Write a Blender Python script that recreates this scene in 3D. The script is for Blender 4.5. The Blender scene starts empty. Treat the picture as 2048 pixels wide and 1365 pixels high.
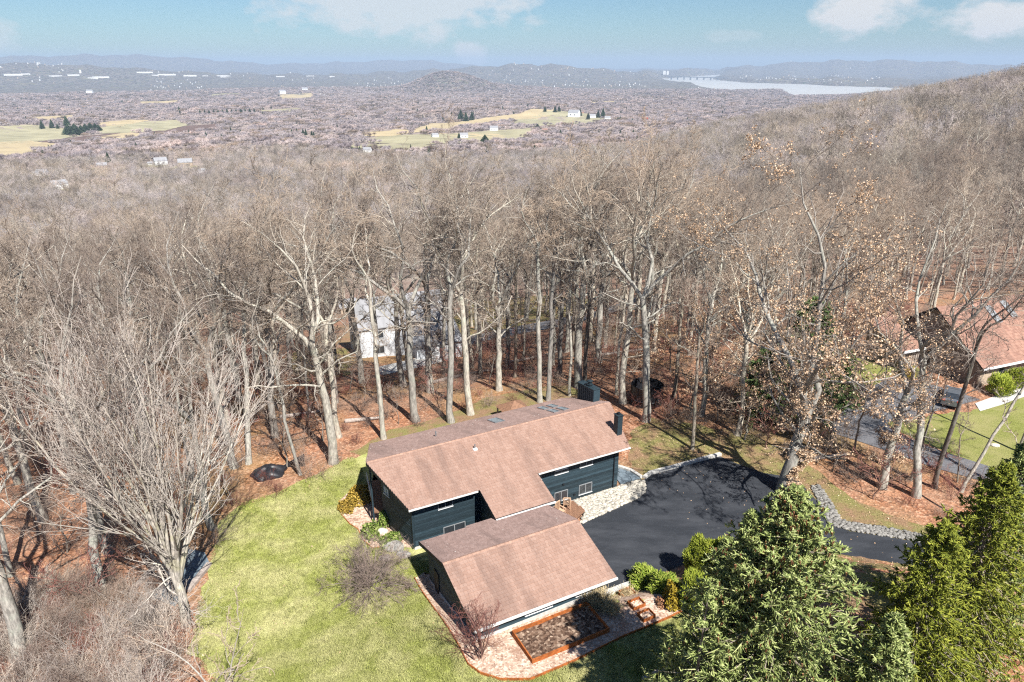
import bpy, bmesh, math, random
import numpy as np
from mathutils import Vector, Matrix
R = math.radians
rng = np.random.default_rng(7)
random.seed(7)
scene = bpy.context.scene
COL = scene.collection

# ------------------------------------------------------------------ camera
FPX, PITCH, ROLL, CAMH = 1397.316, R(21.5455), R(-0.119), 34.958
cd = bpy.data.cameras.new('camera'); cam = bpy.data.objects.new('camera', cd); COL.objects.link(cam)
cd.sensor_width = 36.0; cd.lens = 36.0 * FPX / 2048.0; cd.clip_start = 0.5; cd.clip_end = 120000
cam.matrix_world = Matrix.Translation((0, 0, CAMH)) @ Matrix.Rotation(R(90) - PITCH, 4, 'X') @ Matrix.Rotation(ROLL, 4, 'Z')
scene.camera = cam

# ------------------------------------------------------------------ light, sky, exposure
SUN_AZ, SUN_EL = R(151), R(50)          # where the sun stands, clockwise from +Y
SUN_STRENGTH, SKY_STRENGTH, EXPOSURE = 5.0, 0.125, 1.0
sd = bpy.data.lights.new('sun', 'SUN'); sd.energy = SUN_STRENGTH; sd.angle = R(0.5); sd.color = (1, 0.965, 0.9)
sun = bpy.data.objects.new('sun', sd); COL.objects.link(sun)
sv = Vector((math.sin(SUN_AZ) * math.cos(SUN_EL), math.cos(SUN_AZ) * math.cos(SUN_EL), math.sin(SUN_EL)))
sun.rotation_euler = sv.to_track_quat('Z', 'Y').to_euler(); sun.location = (60, -100, 160)
vs = scene.view_settings
vs.view_transform = 'Standard'; vs.look = 'None'; vs.exposure = EXPOSURE; vs.gamma = 1; vs.use_curve_mapping = False
scene.cycles.use_denoising = False; scene.cycles.filter_width = 1.2; scene.cycles.max_bounces = 6; scene.cycles.diffuse_bounces = 2; scene.cycles.glossy_bounces = 2
scene.cycles.transparent_max_bounces = 12; scene.cycles.volume_bounces = 0
scene.cycles.volume_max_steps = 64

def build_world():
    w = bpy.data.worlds.new('World'); scene.world = w; w.use_nodes = True
    nt = w.node_tree; nt.nodes.clear(); N = nt.nodes.new; Lk = nt.links.new
    out = N('ShaderNodeOutputWorld'); bg = N('ShaderNodeBackground')
    sky = N('ShaderNodeTexSky'); sky.sky_type = 'NISHITA'; sky.sun_disc = False
    sky.sun_elevation = SUN_EL; sky.sun_rotation = SUN_AZ; sky.altitude = 200
    sky.air_density = 1.0; sky.dust_density = 0.4; sky.ozone_density = 1.6
    tc = N('ShaderNodeTexCoord'); sep = N('ShaderNodeSeparateXYZ'); Lk(tc.outputs['Generated'], sep.inputs[0])
    def M(op, a, b=None, c=None, clamp=False):
        n = N('ShaderNodeMath'); n.operation = op; n.use_clamp = clamp
        for i, v in enumerate((a, b, c)):
            if v is None: continue
            if isinstance(v, (int, float)): n.inputs[i].default_value = v
            else: Lk(v, n.inputs[i])
        return n.outputs[0]
    az = M('ARCTAN2', sep.outputs[0], sep.outputs[1]); el = M('ARCSINE', sep.outputs[2])
    n1 = N('ShaderNodeTexNoise'); n1.inputs['Scale'].default_value = 26; n1.inputs['Detail'].default_value = 7; n1.inputs['Roughness'].default_value = 0.6
    mp = N('ShaderNodeMapping'); mp.inputs['Scale'].default_value = (1, 1, 2.0); Lk(tc.outputs['Generated'], mp.inputs[0]); Lk(mp.outputs[0], n1.inputs['Vector'])
    n2 = N('ShaderNodeTexNoise'); n2.inputs['Scale'].default_value = 7; n2.inputs['Detail'].default_value = 5; Lk(mp.outputs[0], n2.inputs['Vector'])
    # cumulus all round the sky: azimuth, elevation, half-width, half-height (degrees), weight
    clouds = [(-7.8, 4.5, 8.2, 1.9, 0.75), (-9.5, 3.2, 4.5, 0.8, 0.55), (24.6, 3.4, 2.6, 1.25, 1.0), (32.2, 2.75, 3.3, 1.0, 1.0), (-3.0, 0.75, 1.2, 0.75, 0.7),
              (-34.2, 1.95, 1.2, .9, .45), (16.5, 1.95, 1.5, .35, .25), (48, 5, 5, 1.6, 1), (-52, 6, 6, 2, .9), (70, 4, 4, 1.5, 1), (-80, 7, 7, 2.5, .9), (110, 9, 8, 3, .9), (150, 6, 6, 2, 1),
              (-120, 5, 5, 2, 1), (-160, 9, 8, 3, .9), (5, 14, 9, 3, .8), (-35, 17, 9, 3.5, .8), (40, 20, 10, 4, .8)]
    tot = None
    for a, e, sa, se, wt in clouds:
        dx = M('DIVIDE', M('SUBTRACT', az, R(a)), R(sa)); dy = M('DIVIDE', M('SUBTRACT', el, R(e)), R(se))
        d = M('SQRT', M('ADD', M('MULTIPLY', dx, dx), M('MULTIPLY', dy, dy)))
        v = M('SUBTRACT', 1.4, d)
        v = M('ADD', v, M('MULTIPLY', M('SUBTRACT', n1.outputs[0], 0.5), 2.4))
        v = M('ADD', v, M('MULTIPLY', M('SUBTRACT', n2.outputs[0], 0.5), 1.3))
        v = M('MULTIPLY', M('MULTIPLY', v, 1.5, clamp=True), wt)
        tot = v if tot is None else M('MAXIMUM', tot, v)
    tot = M('MULTIPLY', tot, 0.95, clamp=True)
    hs = N('ShaderNodeMix'); hs.data_type = 'RGBA'; hs.blend_type = 'MULTIPLY'; hs.inputs[0].default_value = 1
    hs.inputs[7].default_value = (.25, .335, .405, 1); Lk(sky.outputs[0], hs.inputs[6])
    mx = N('ShaderNodeMix'); mx.data_type = 'RGBA'; Lk(tot, mx.inputs[0]); Lk(hs.outputs[2], mx.inputs[6])
    mx.inputs[7].default_value = (3.3, 3.3, 3.3, 1)
    Lk(mx.outputs[2], bg.inputs[0]); bg.inputs[1].default_value = SKY_STRENGTH; Lk(bg.outputs[0], out.inputs[0])
build_world()

# ------------------------------------------------------------------ terrain height
YAW = R(27.107); CY, SY = math.cos(YAW), math.sin(YAW)
def h2w(u, v): return (u * CY - v * SY, u * SY + v * CY)
def w2h(x, y): return (x * CY + y * SY, -x * SY + y * CY)
U0, V0 = 12.949, 42.14                  # front left eave corner of the dark house in its own axes
def sstep(a, b, x):
    t = np.clip((np.asarray(x, float) - a) / (b - a), 0, 1); return t * t * (3 - 2 * t)
RT = [0, 66, 76, 95, 120, 150, 200, 300, 450, 600, 800, 1000, 1300, 1700, 2200, 3000, 4500, 7000, 10000, 15000, 22000, 34000, 60000]
AT = {-180: [0]*9 + [2, 4, 5, 0, -40, -100, -160, -200, -230, -240, -240, -230, -200, -200],
 -60: [0, 0, -1, -4, -9, -15, -26, -46, -66, -80, -95, -108, -125, -150, -172, -190, -205, -232, -240, -240, -200, -120, -120],
 -37: [0, 0, -1, -5, -10, -17, -29, -50, -70, -84, -98, -110, -128, -152, -172, -190, -206, -232, -240, -235, -150, -60, -60],
 -18: [0, 0, -1.2, -6.5, -12, -19, -31, -50, -70, -86, -101, -114, -130, -152, -172, -188, -205, -232, -240, -240, -200, -100, -100],
 0: [0, 0, -1, -6.5, -13, -19, -31, -49, -69, -86, -101, -115, -132, -153, -172, -187, -205, -235, -245, -245, -220, -140, -140],
 8: [0, 0, -.6, -4, -9, -15, -24, -38, -52, -64, -78, -92, -120, -150, -172, -190, -210, -240, -252, -250, -225, -150, -150],
 16: [0, 0, -.2, -2, -6, -12, -21, -36, -45, -46, -42, -44, -72, -120, -160, -192, -218, -248, -254, -250, -225, -140, -140],
 22: [0, 0, 0, -1, -4, -9, -16, -27, -33, -31, -24, -24, -52, -105, -155, -195, -222, -250, -254, -250, -225, -140, -140],
 27: [0, 0, 0, -.4, -2, -6, -12, -20, -22, -15, -2, -6, -30, -80, -145, -195, -225, -250, -254, -250, -220, -130, -130],
 36: [0, 0, 0, 0, -1, -3, -6, -8, 1, 14, 23, 16, -5, -60, -130, -190, -225, -250, -250, -240, -200, -120, -120],
 50: [0, 0, 0, 0, 1, 3, 6, 14, 28, 40, 52, 50, 40, 0, -60, -140, -190, -220, -230, -220, -180, -100, -100],
 75: [0, 0, 0, 0, 1, 3, 7, 16, 30, 42, 55, 60, 55, 30, -30, -120, -180, -220, -230, -220, -180, -100, -100],
 180: [0]*9 + [2, 4, 5, 0, -40, -100, -160, -200, -230, -240, -240, -230, -200, -200]}
AZS = sorted(AT); LR = np.linspace(math.log(40), math.log(60000), 420); AZ = np.arange(-180, 181, 1.0)
_t = np.array([np.interp(np.exp(LR), RT, AT[a]) for a in AZS])
TAB = np.array([[np.interp(a, AZS, _t[:, j]) for a in AZ] for j in range(len(LR))])       # [logr, az]
_k = np.array([1, 2, 3, 4, 3, 2, 1.]) / 16
TAB = np.apply_along_axis(lambda c: np.convolve(np.pad(c, 3, 'edge'), _k, 'valid'), 0, TAB)
TAB = np.apply_along_axis(lambda c: np.convolve(np.pad(c, 3, 'wrap'), _k, 'valid'), 1, TAB)
# rounded hills of the valley and the far rim: azimuth, distance, height, half-width across, half-width along
HILLS = [(-35, 27000, 245, 3300, 2000), (-29.5, 27500, 265, 2300, 2000), (-25, 28000, 250, 2200, 2000), (-20.5, 28500, 215, 2600, 2000), (-13, 31000, 250, 4200, 2000), (-6.5, 31000, 245, 2600, 2000), (-39.5, 26500, 235, 2500, 2000), (-5.0, 8600, 165, 420, 600), (-3.0, 9000, 60, 800, 700), (-14, 15500, 60, 1500, 900), (-1.5, 16500, 195, 1900, 1500), (3.5, 15500, 165, 1500, 1500), (8, 17500, 120, 2500, 1500),
         (15, 22000, 170, 2600, 1500), (22, 25000, 250, 3500, 1500), (29, 24000, 240, 3200, 1500), (10, 6000, 20, 500, 300), (12.5, 7300, 45, 420, 260), (24, 14000, 70, 2500, 900), (18.5, 12500, 45, 1500, 600),
         (-30, 14500, 165, 3600, 1800), (-38, 14000, 190, 3000, 1800), (-22, 18500, 105, 2500, 1500), (-9, 17500, 95, 1500, 1200), (-16, 9500, 25, 1500, 500), (-26, 7500, 30, 1400, 500), (-8, 5200, 25, 900, 350),
         (-2, 3700, 22, 700, 250), (-20, 4300, 24, 900, 300), (-31, 3600, 18, 500, 250), (-11, 2300, 16, 420, 160), (-20, 1650, 18, 330, 130), (5, 2700, 14, 320, 160), (-33, 2100, 10, 300, 120),
         (37.8, 9500, 400, 1100, 1500), (45, 10500, 230, 1800, 1500)]
def near_h(x, y):
    u, v = x * CY + y * SY, -x * SY + y * CY
    toe = np.interp(u, [-60, 14, 23.2, 26, 34.3, 43, 46.3, 60, 90], [39.8, 39.8, 32.4, 32.0, 31.7, 26.8, 23.9, 18, 5])
    wid = np.interp(u, [13.8, 22, 60], [9.0, 3.2, 5.0])
    d = toe - v
    return 1.62 * sstep(0, 1, d / wid) + 0.05 * np.clip(d - wid, 0, 30)
def hgt(x, y):
    x = np.asarray(x, float); y = np.asarray(y, float)
    r = np.maximum(np.hypot(x, y), 40.0); a = np.degrees(np.arctan2(x, y))
    fr = np.clip((np.log(r) - LR[0]) / (LR[1] - LR[0]), 0, len(LR) - 1.001); fa = np.clip(a + 180, 0, 359.999)
    i = fr.astype(int); j = fa.astype(int); fr = fr - i; fa = fa - j
    z = (TAB[i, j] * (1 - fr) + TAB[i + 1, j] * fr) * (1 - fa) + (TAB[i, j + 1] * (1 - fr) + TAB[i + 1, j + 1] * fr) * fa
    amp = 7 * sstep(300, 1400, r) * (1 - 0.6 * sstep(6000, 12000, r))
    z = z + amp * (np.sin(x / 210 + 1.3 * np.sin(y / 330)) * np.cos(y / 260 + 0.8) + 0.6 * np.sin(x / 97 + y / 131 + 2) + np.sin(x / 640 - y / 410))
    z = z + 0.35 * sstep(72, 100, r) * (np.sin(x / 7.3 + np.sin(y / 9)) + np.sin(y / 6.1 + 1))
    for (ha, hr, hh, hw, hl) in HILLS:
        ca, sa = math.cos(R(ha)), math.sin(R(ha)); cx, cy = hr * sa, hr * ca
        dx, dy = x - cx, y - cy; p, q = (dx * ca - dy * sa) / hw, (dx * sa + dy * ca) / hl
        z = z + hh * np.exp(-(p * p + q * q))
    rk = sstep(9000, 20000, r)
    z = z + rk * 26 * (np.sin(a * 0.9 * 2.1 + 1) + np.sin(a * 4.3 + 2) * 0.7 + np.sin(a * 9.1) * 0.35)
    riv = river_mask(x, y, r, a)
    z = np.where(riv > 0, z * (1 - riv) + riv * np.minimum(z, -275.0), z)
    return z + near_h(x, y) * (1 - sstep(70, 110, r))
RIVER_Z = -262.0
def ray(px, py):
    X, Y = px - 1024, py - 682.5
    c, s = math.cos(-ROLL), math.sin(-ROLL); X, Y = X * c - Y * s, X * s + Y * c
    c, s = math.cos(PITCH), math.sin(PITCH)
    d = np.array([X, FPX * c - Y * s, -FPX * s - Y * c]); return d / np.linalg.norm(d)
def flat(px, py, z):
    d = ray(px, py); t = (z - CAMH) / d[2]; return (d[0] * t, d[1] * t)
def inpoly(x, y, poly):
    x = np.asarray(x, float); y = np.asarray(y, float); c = np.zeros(np.broadcast(x, y).shape, bool); n = len(poly)
    for i in range(n):
        x1, y1 = poly[i]; x2, y2 = poly[(i + 1) % n]
        if y1 == y2: continue
        c ^= ((y1 > y) != (y2 > y)) & (x < (x2 - x1) * (y - y1) / (y2 - y1) + x1)
    return c
RIV = [flat(*q, RIVER_Z) for q in [(1296, 161), (1318, 157), (1345, 156.5), (1385, 152.5), (1440, 149), (1462, 151.5), (1424, 156), (1440, 161), (1500, 166), (1620, 169), (1660, 172), (1800, 176), (1900, 182), (1900, 196), (1582, 193), (1560, 182), (1480, 180.5), (1462, 184), (1440, 180), (1400, 174), (1370, 167), (1330, 163)]]
RIV[12] = (9000, 9200); RIV[13] = (9000, 7000)
def river_mask(x, y, r, a):
    m = np.zeros(np.shape(r)); ok = (r > 6000) & (r < 26000)
    if np.any(ok):
        s = inpoly(x, y, RIV); m = np.where(s & ok, 1.0, 0.0)
    return m
_S = np.exp(np.linspace(math.log(20), math.log(60000), 6000))
def at(px, py, up=0.0):
    d = ray(px, py); P = d[None, :] * _S[:, None]; z = CAMH + P[:, 2]
    g = hgt(P[:, 0], P[:, 1]) + up; k = np.nonzero(z < g)[0]
    if len(k) == 0: k = [len(_S) - 1]
    k = max(k[0], 1); f0 = z[k - 1] - g[k - 1]; f1 = z[k] - g[k]; t = f0 / (f0 - f1 + 1e-9)
    p = P[k - 1] * (1 - t) + P[k] * t
    return (float(p[0]), float(p[1]), float(hgt(p[0], p[1])))
def gz(x, y): return float(hgt(x, y))

# ------------------------------------------------------------------ mesh helpers
class MB:
    def __init__(s): s.v, s.f, s.n, s.m, s.a = [], [], 0, [], []
    def add(s, verts, faces, mi=0, att=0.0):
        verts = np.asarray(verts, float).reshape(-1, 3); s.v.append(verts)
        for f in faces: s.f.append([i + s.n for i in f])
        s.m += [mi] * len(faces); s.a.append(np.full(len(verts), att) if np.isscalar(att) else np.asarray(att)); s.n += len(verts)
    def box(s, lo, hi, mi=0):
        (x0, y0, z0), (x1, y1, z1) = lo, hi
        s.add([(x0,y0,z0),(x1,y0,z0),(x1,y1,z0),(x0,y1,z0),(x0,y0,z1),(x1,y0,z1),(x1,y1,z1),(x0,y1,z1)],
              [(0,3,2,1),(4,5,6,7),(0,1,5,4),(1,2,6,5),(2,3,7,6),(3,0,4,7)], mi)
    def bar(s, a, b, w, h, mi=0, up=(0, 0, 1)):
        a, b = Vector(a), Vector(b); d = (b - a).normalized(); upv = Vector(up)
        if abs(d.dot(upv)) > 0.98: upv = Vector((1, 0, 0))
        x = d.cross(upv).normalized() * (w / 2); y = x.cross(d).normalized() * (h / 2)
        P = [a-x-y, a+x-y, a+x+y, a-x+y, b-x-y, b+x-y, b+x+y, b-x+y]
        s.add([tuple(p) for p in P], [(0,1,2,3),(7,6,5,4),(0,4,5,1),(1,5,6,2),(2,6,7,3),(3,7,4,0)], mi)
    def prism(s, poly, z0, z1, mi=0):
        n = len(poly); z0 = [z0]*n if np.isscalar(z0) else z0; z1 = [z1]*n if np.isscalar(z1) else z1
        ar = sum(poly[i][0]*poly[(i+1)%n][1]-poly[(i+1)%n][0]*poly[i][1] for i in range(n))
        V = [(p[0], p[1], z0[i]) for i, p in enumerate(poly)] + [(p[0], p[1], z1[i]) for i, p in enumerate(poly)]
        F = [tuple(range(n-1, -1, -1)), tuple(range(n, 2*n))] + [(i, (i+1)%n, n+(i+1)%n, n+i) for i in range(n)]
        if ar < 0: F = [tuple(reversed(f)) for f in F]
        s.add(V, F, mi)
    def cyl(s, a, b, r0, r1, n=10, mi=0):
        P = np.array([a, b], float)[None]; V, F = tubes(P, np.array([[r0, r1]]), n, cap=True); s.add(V, F, mi)
    def cone(s, poly, z0, apex, mi=0):
        n = len(poly); s.add([(p[0], p[1], z0) for p in poly] + [apex], [(i, (i+1)%n, n) for i in range(n)], mi)
    def build(s, name, mats, parent=None, smooth=False):
        V = np.concatenate(s.v) if s.v else np.zeros((0, 3))
        me = bpy.data.meshes.new(name); me.from_pydata(V.tolist(), [], s.f)
        return link(name, me, mats, parent, smooth, s.m)
def link(name, me, mats, parent=None, smooth=False, mi=None):
    for m in (mats if isinstance(mats, (list, tuple)) else [mats]): me.materials.append(m)
    if mi is not None and any(mi): me.polygons.foreach_set('material_index', mi)
    if smooth: me.polygons.foreach_set('use_smooth', [True] * len(me.polygons))
    o = bpy.data.objects.new(name, me); COL.objects.link(o)
    if parent is not None: o.parent = parent
    return o
def np_mesh(name, V, F, att=None):
    """V (n,3), F (m,k) uniform faces"""
    me = bpy.data.meshes.new(name); V = np.ascontiguousarray(V, np.float32); F = np.ascontiguousarray(F, np.int32); k = F.shape[1]
    me.vertices.add(len(V)); me.vertices.foreach_set('co', V.ravel())
    me.loops.add(F.size); me.loops.foreach_set('vertex_index', F.ravel())
    me.polygons.add(len(F)); me.polygons.foreach_set('loop_start', np.arange(0, F.size, k, dtype=np.int32))
    try: me.polygons.foreach_set('loop_total', np.full(len(F), k, np.int32))
    except Exception: pass
    if att:
        for an, av in att.items():
            A = me.attributes.new(an, 'FLOAT', 'POINT'); A.data.foreach_set('value', np.ascontiguousarray(av, np.float32))
    me.update(calc_edges=True); me.validate()
    return me
def tubes(P, Rd, n, cap=False):
    """P (N,m,3) polylines, Rd (N,m) radii -> verts, quad faces (list)"""
    V, F = tubes_np(P, Rd, n)
    F = F.tolist()
    if cap:
        N, m = P.shape[:2]
        for i in range(N):
            b = i * m * n; F.append(list(range(b + n - 1, b - 1, -1))); F.append(list(range(b + (m - 1) * n, b + m * n)))
    return V, F
def tubes_np(P, Rd, n):
    N, m = P.shape[:2]
    T = np.gradient(P, axis=1); T /= np.linalg.norm(T, axis=2, keepdims=True) + 1e-9
    D = P[:, -1] - P[:, 0]; D /= np.linalg.norm(D, axis=1, keepdims=True) + 1e-9
    ref = np.where(np.abs(D[:, 2:3]) < 0.8, np.array([[0, 0, 1.]]), np.array([[1., 0, 0]]))
    X = np.cross(T, ref[:, None, :]); X /= np.linalg.norm(X, axis=2, keepdims=True) + 1e-9
    Y = np.cross(T, X)
    th = np.arange(n) * 2 * np.pi / n
    V = P[:, :, None, :] + Rd[:, :, None, None] * (X[:, :, None, :] * np.cos(th)[None, None, :, None] + Y[:, :, None, :] * np.sin(th)[None, None, :, None])
    base = (np.arange(N)[:, None, None] * m + np.arange(m - 1)[None, :, None]) * n
    j = np.arange(n)[None, None, :]; j2 = (j + 1) % n
    F = np.stack([base + j, base + n + j, base + n + j2, base + j2], -1).reshape(-1, 4)
    return V.reshape(-1, 3), F
def thing(name, label, cat, loc=(0, 0, 0), rz=0.0, group=None):
    o = bpy.data.objects.new(name, None); COL.objects.link(o); o.location = loc; o.rotation_euler = (0, 0, rz); o.empty_display_size = 0.3
    return tag(o, label, cat, group)
def tag(o, label=None, cat=None, group=None, kind=None):
    for k, v in (('label', label), ('category', cat), ('group', group), ('kind', kind)):
        if v: o[k] = v
    return o
def dup(root, loc, rz=0.0, sc=None, label=None, group=None, tilt=(0, 0)):
    r = root.copy(); COL.objects.link(r); r.location = loc; r.rotation_euler = (tilt[0], tilt[1], rz)
    if sc is not None: r.scale = (sc, sc, sc) if np.isscalar(sc) else sc
    if label: r['label'] = label
    if group: r['group'] = group
    elif 'group' in r.keys() and group == '': del r['group']
    for ch in root.children:
        c = ch.copy(); COL.objects.link(c); c.parent = r
        for g in ch.children:
            d = g.copy(); COL.objects.link(d); d.parent = c
    return r

# ------------------------------------------------------------------ materials
class NT:
    def __init__(s, name, rough=0.9, spec=0.3):
        s.mat = bpy.data.materials.new(name); s.mat.use_nodes = True; s.nt = s.mat.node_tree
        s.b = s.nt.nodes['Principled BSDF']; s.b.inputs['Roughness'].default_value = rough; s.b.inputs['Specular IOR Level'].default_value = spec
        s.tc = s.nt.nodes.new('ShaderNodeTexCoord'); s.geo = s.nt.nodes.new('ShaderNodeNewGeometry')
    def N(s, t, **kw):
        n = s.nt.nodes.new(t)
        for k, v in kw.items(): setattr(n, k, v)
        return n
    def L(s, a, b): s.nt.links.new(a, b)
    def set(s, inp, v):
        if isinstance(v, (int, float)): inp.default_value = v
        elif isinstance(v, tuple): inp.default_value = v if len(v) == 4 or len(v) == len(inp.default_value) else (*v, 1)
        else: s.L(v, inp)
    def pos(s, scale=(1, 1, 1), obj=False, rot=(0, 0, 0)):
        m = s.N('ShaderNodeMapping'); m.inputs['Scale'].default_value = scale; m.inputs['Rotation'].default_value = rot
        s.L(s.tc.outputs['Object'] if obj else s.geo.outputs['Position'], m.inputs[0]); return m.outputs[0]
    def noise(s, vec, scale, detail=4, rough=0.55, dist=0.0):
        n = s.N('ShaderNodeTexNoise'); s.L(vec, n.inputs['Vector']); n.inputs['Scale'].default_value = scale; n.inputs['Detail'].default_value = detail
        n.inputs['Roughness'].default_value = rough; n.inputs['Distortion'].default_value = dist; return n.outputs[0]
    def voro(s, vec, scale, feat='F1'):
        n = s.N('ShaderNodeTexVoronoi', feature=feat); s.L(vec, n.inputs['Vector']); n.inputs['Scale'].default_value = scale; return n
    def ramp(s, fac, stops, interp='LINEAR'):
        n = s.N('ShaderNodeValToRGB'); s.L(fac, n.inputs[0]); cr = n.color_ramp; cr.interpolation = interp
        while len(cr.elements) < len(stops): cr.elements.new(0.5)
        for e, (p, c) in zip(cr.elements, stops): e.position = p; e.color = (*c, 1) if len(c) == 3 else c
        return n.outputs[0]
    def math(s, op, a, b=0.0, clamp=False):
        n = s.N('ShaderNodeMath', operation=op, use_clamp=clamp); s.set(n.inputs[0], a); s.set(n.inputs[1], b); return n.outputs[0]
    def mix(s, f, a, b, blend='MIX'):
        n = s.N('ShaderNodeMix', data_type='RGBA', blend_type=blend); s.set(n.inputs[0], f); s.set(n.inputs[6], a); s.set(n.inputs[7], b); return n.outputs[2]
    def sep(s, col):
        n = s.N('ShaderNodeSeparateColor'); s.L(col, n.inputs[0]); return n.outputs
    def attr(s, name):
        n = s.N('ShaderNodeAttribute', attribute_name=name); return n.outputs['Fac']
    def rnd(s): return s.N('ShaderNodeObjectInfo').outputs['Random']
    def isl(s): return s.geo.outputs['Random Per Island']
    def bump(s, h, st=0.5, d=0.05):
        n = s.N('ShaderNodeBump'); n.inputs['Strength'].default_value = st; n.inputs['Distance'].default_value = d; s.L(h, n.inputs['Height']); s.L(n.outputs[0], s.b.inputs['Normal'])
    def col(s, c): s.set(s.b.inputs['Base Color'], c); return s
def m_flat(name, c, rough=0.7, var=0.18, scale=6, spec=0.3, metal=0.0, obj=False, bump=0.0, isl=0.0):
    t = NT(name, rough, spec); f = t.noise(t.pos(obj=obj), scale, 5)
    c = np.array(c); lo, hi = tuple(c * (1 - var)), tuple(np.minimum(c * (1 + var), 1))
    k = t.ramp(f, [(0.3, lo), (0.7, hi)])
    if isl: k = t.mix(1.0, k, t.ramp(t.isl(), [(0, (1 - isl,) * 3), (1, (1 + isl * .6,) * 3)]), 'MULTIPLY')
    t.col(k); t.b.inputs['Metallic'].default_value = metal
    if bump: t.bump(f, bump, 0.02)
    return t.mat
MAT = {}
def mats():
    # leaf litter / forest floor / far country, one sheet
    t = NT('leaf_litter', 0.95, 0.15); P = t.pos()
    v = t.voro(P, 5.5); s = t.sep(v.outputs['Color']); w = t.voro(P, 2.3); s2 = t.sep(w.outputs['Color'])
    leaf = t.ramp(s[0], [(0, (.12, .05, .026)), (.22, (.27, .105, .05)), (.55, (.40, .17, .085)), (.8, (.50, .25, .145)), (1, (.58, .38, .26))])
    leaf2 = t.ramp(s2[1], [(0, (.14, .065, .04)), (.6, (.31, .14, .075)), (1, (.42, .25, .16))])
    leaf = t.mix(.35, leaf, leaf2)
    pt = t.noise(P, .16, 5, .65); leaf = t.mix(t.ramp(pt, [(.38, (0, 0, 0)), (.60, (1, 1, 1))]), leaf, t.mix(.5, leaf, (.27, .19, .14)))
    pt2 = t.noise(t.pos(), .05, 4, .6); leaf = t.mix(t.ramp(pt2, [(.50, (0, 0, 0)), (.66, (.55, .55, .55))]), leaf, (.22, .19, .075))
    ln = t.N('ShaderNodeVectorMath', operation='LENGTH'); t.L(t.geo.outputs['Position'], ln.inputs[0])
    big = t.noise(P, .006, 6, .62); med = t.noise(P, .05, 5, .6)
    floor_c = t.ramp(med, [(.3, (.20, .16, .14)), (.55, (.29, .235, .205)), (.75, (.37, .31, .26))])
    c = t.mix(t.ramp(t.math('DIVIDE', ln.outputs['Value'], 600.0, True), [(.18, (0, 0, 0)), (.5, (1, 1, 1))]), leaf, floor_c)
    vv = t.voro(t.pos((1, 1, .2)), .03); far = t.ramp(t.sep(vv.outputs['Color'])[0], [(0, (.07, .064, .062)), (.5, (.13, .115, .108)), (.85, (.20, .175, .15)), (1, (.07, .095, .06))])
    far = t.mix(t.ramp(big, [(.56, (0, 0, 0)), (.62, (.8, .8, .8))]), far, t.ramp(t.noise(P, .002, 3), [(.4, (.09, .08, .07)), (.55, (.2, .17, .11)), (.7, (.12, .14, .06))]))
    c = t.mix(t.ramp(t.math('DIVIDE', ln.outputs['Value'], 10000.0, True), [(.45, (0, 0, 0)), (.8, (1, 1, 1))]), c, far)
    t.col(c); t.bump(t.math('SUBTRACT', v.outputs['Distance'], t.math('MULTIPLY', s[0], .8)), .8, .07); MAT['ground'] = t.mat
    # lawn
    t = NT('lawn_grass', 0.9, 0.2); P = t.pos()
    a = t.noise(P, 9, 6, .75); b = t.noise(P, .35, 5, .65, .4); c3 = t.noise(P, 2.2, 5, .7)
    g = t.ramp(a, [(.28, (.13, .16, .03)), (.5, (.31, .335, .085)), (.72, (.48, .48, .19))])
    g = t.mix(t.ramp(b, [(.38, (0, 0, 0)), (.64, (1, 1, 1))]), g, t.mix(.7, g, (.56, .52, .27)))
    g = t.mix(t.ramp(c3, [(.56, (0, 0, 0)), (.74, (.75, .75, .75))]), g, (.135, .155, .028))
    t.col(g); t.bump(a, .9, .12); MAT['lawn'] = t.mat
    t = NT('mown_grass', 0.9, 0.2); P = t.pos(); a = t.noise(P, 7, 6, .75); b = t.noise(P, .3, 5, .65, .4)
    g = t.ramp(a, [(.28, (.10, .115, .022)), (.5, (.20, .215, .052)), (.72, (.31, .31, .11))]); g = t.mix(t.ramp(b, [(.4, (0, 0, 0)), (.65, (.8, .8, .8))]), g, (.31, .28, .12)); t.col(g); t.bump(a, .9, .15); MAT['lawn2'] = t.mat
    t = NT('dry_grass', 0.95, 0.15); P = t.pos(); a = t.noise(P, 7, 6, .75); b = t.noise(P, .4, 5, .65)
    g = t.ramp(a, [(.28, (.10, .085, .03)), (.5, (.20, .185, .065)), (.72, (.34, .29, .14))])
    g = t.mix(t.ramp(b, [(.42, (0, 0, 0)), (.6, (1, 1, 1))]), g, t.ramp(a, [(.3, (.14, .085, .05)), (.7, (.36, .23, .14))]))
    t.col(g); t.bump(a, .9, .12); MAT['dry'] = t.mat
    # mulch
    t = NT('wood_chips', 0.95, 0.15); P = t.pos(); v = t.voro(P, 9); s = t.sep(v.outputs['Color'])
    g = t.ramp(s[0], [(0, (.26, .165, .12)), (.3, (.42, .29, .215)), (.7, (.54, .40, .31)), (1, (.66, .53, .43))])
    g = t.mix(t.ramp(t.noise(P, .8, 4), [(.5, (0, 0, 0)), (.7, (.6, .6, .6))]), g, (.25, .13, .085))
    t.col(g); t.bump(s[0], .8, .04); MAT['mulch'] = t.mat
    t = NT('garden_soil', 0.95, 0.1); P = t.pos(); v = t.voro(P, 7); s = t.sep(v.outputs['Color'])
    g = t.ramp(s[0], [(0, (.05, .028, .02)), (.5, (.13, .08, .055)), (.85, (.24, .165, .12)), (1, (.36, .27, .2))]); t.col(g); t.bump(s[0], .9, .06); MAT['soil'] = t.mat
    # asphalt
    t = NT('asphalt', 0.8, 0.35); P = t.pos(); a = t.noise(P, 30, 4); b = t.noise(t.pos((.5, 1.4, 1), rot=(0, 0, .5)), .5, 6, .65); s_ = t.noise(P, .45, 3, .5)
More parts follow.
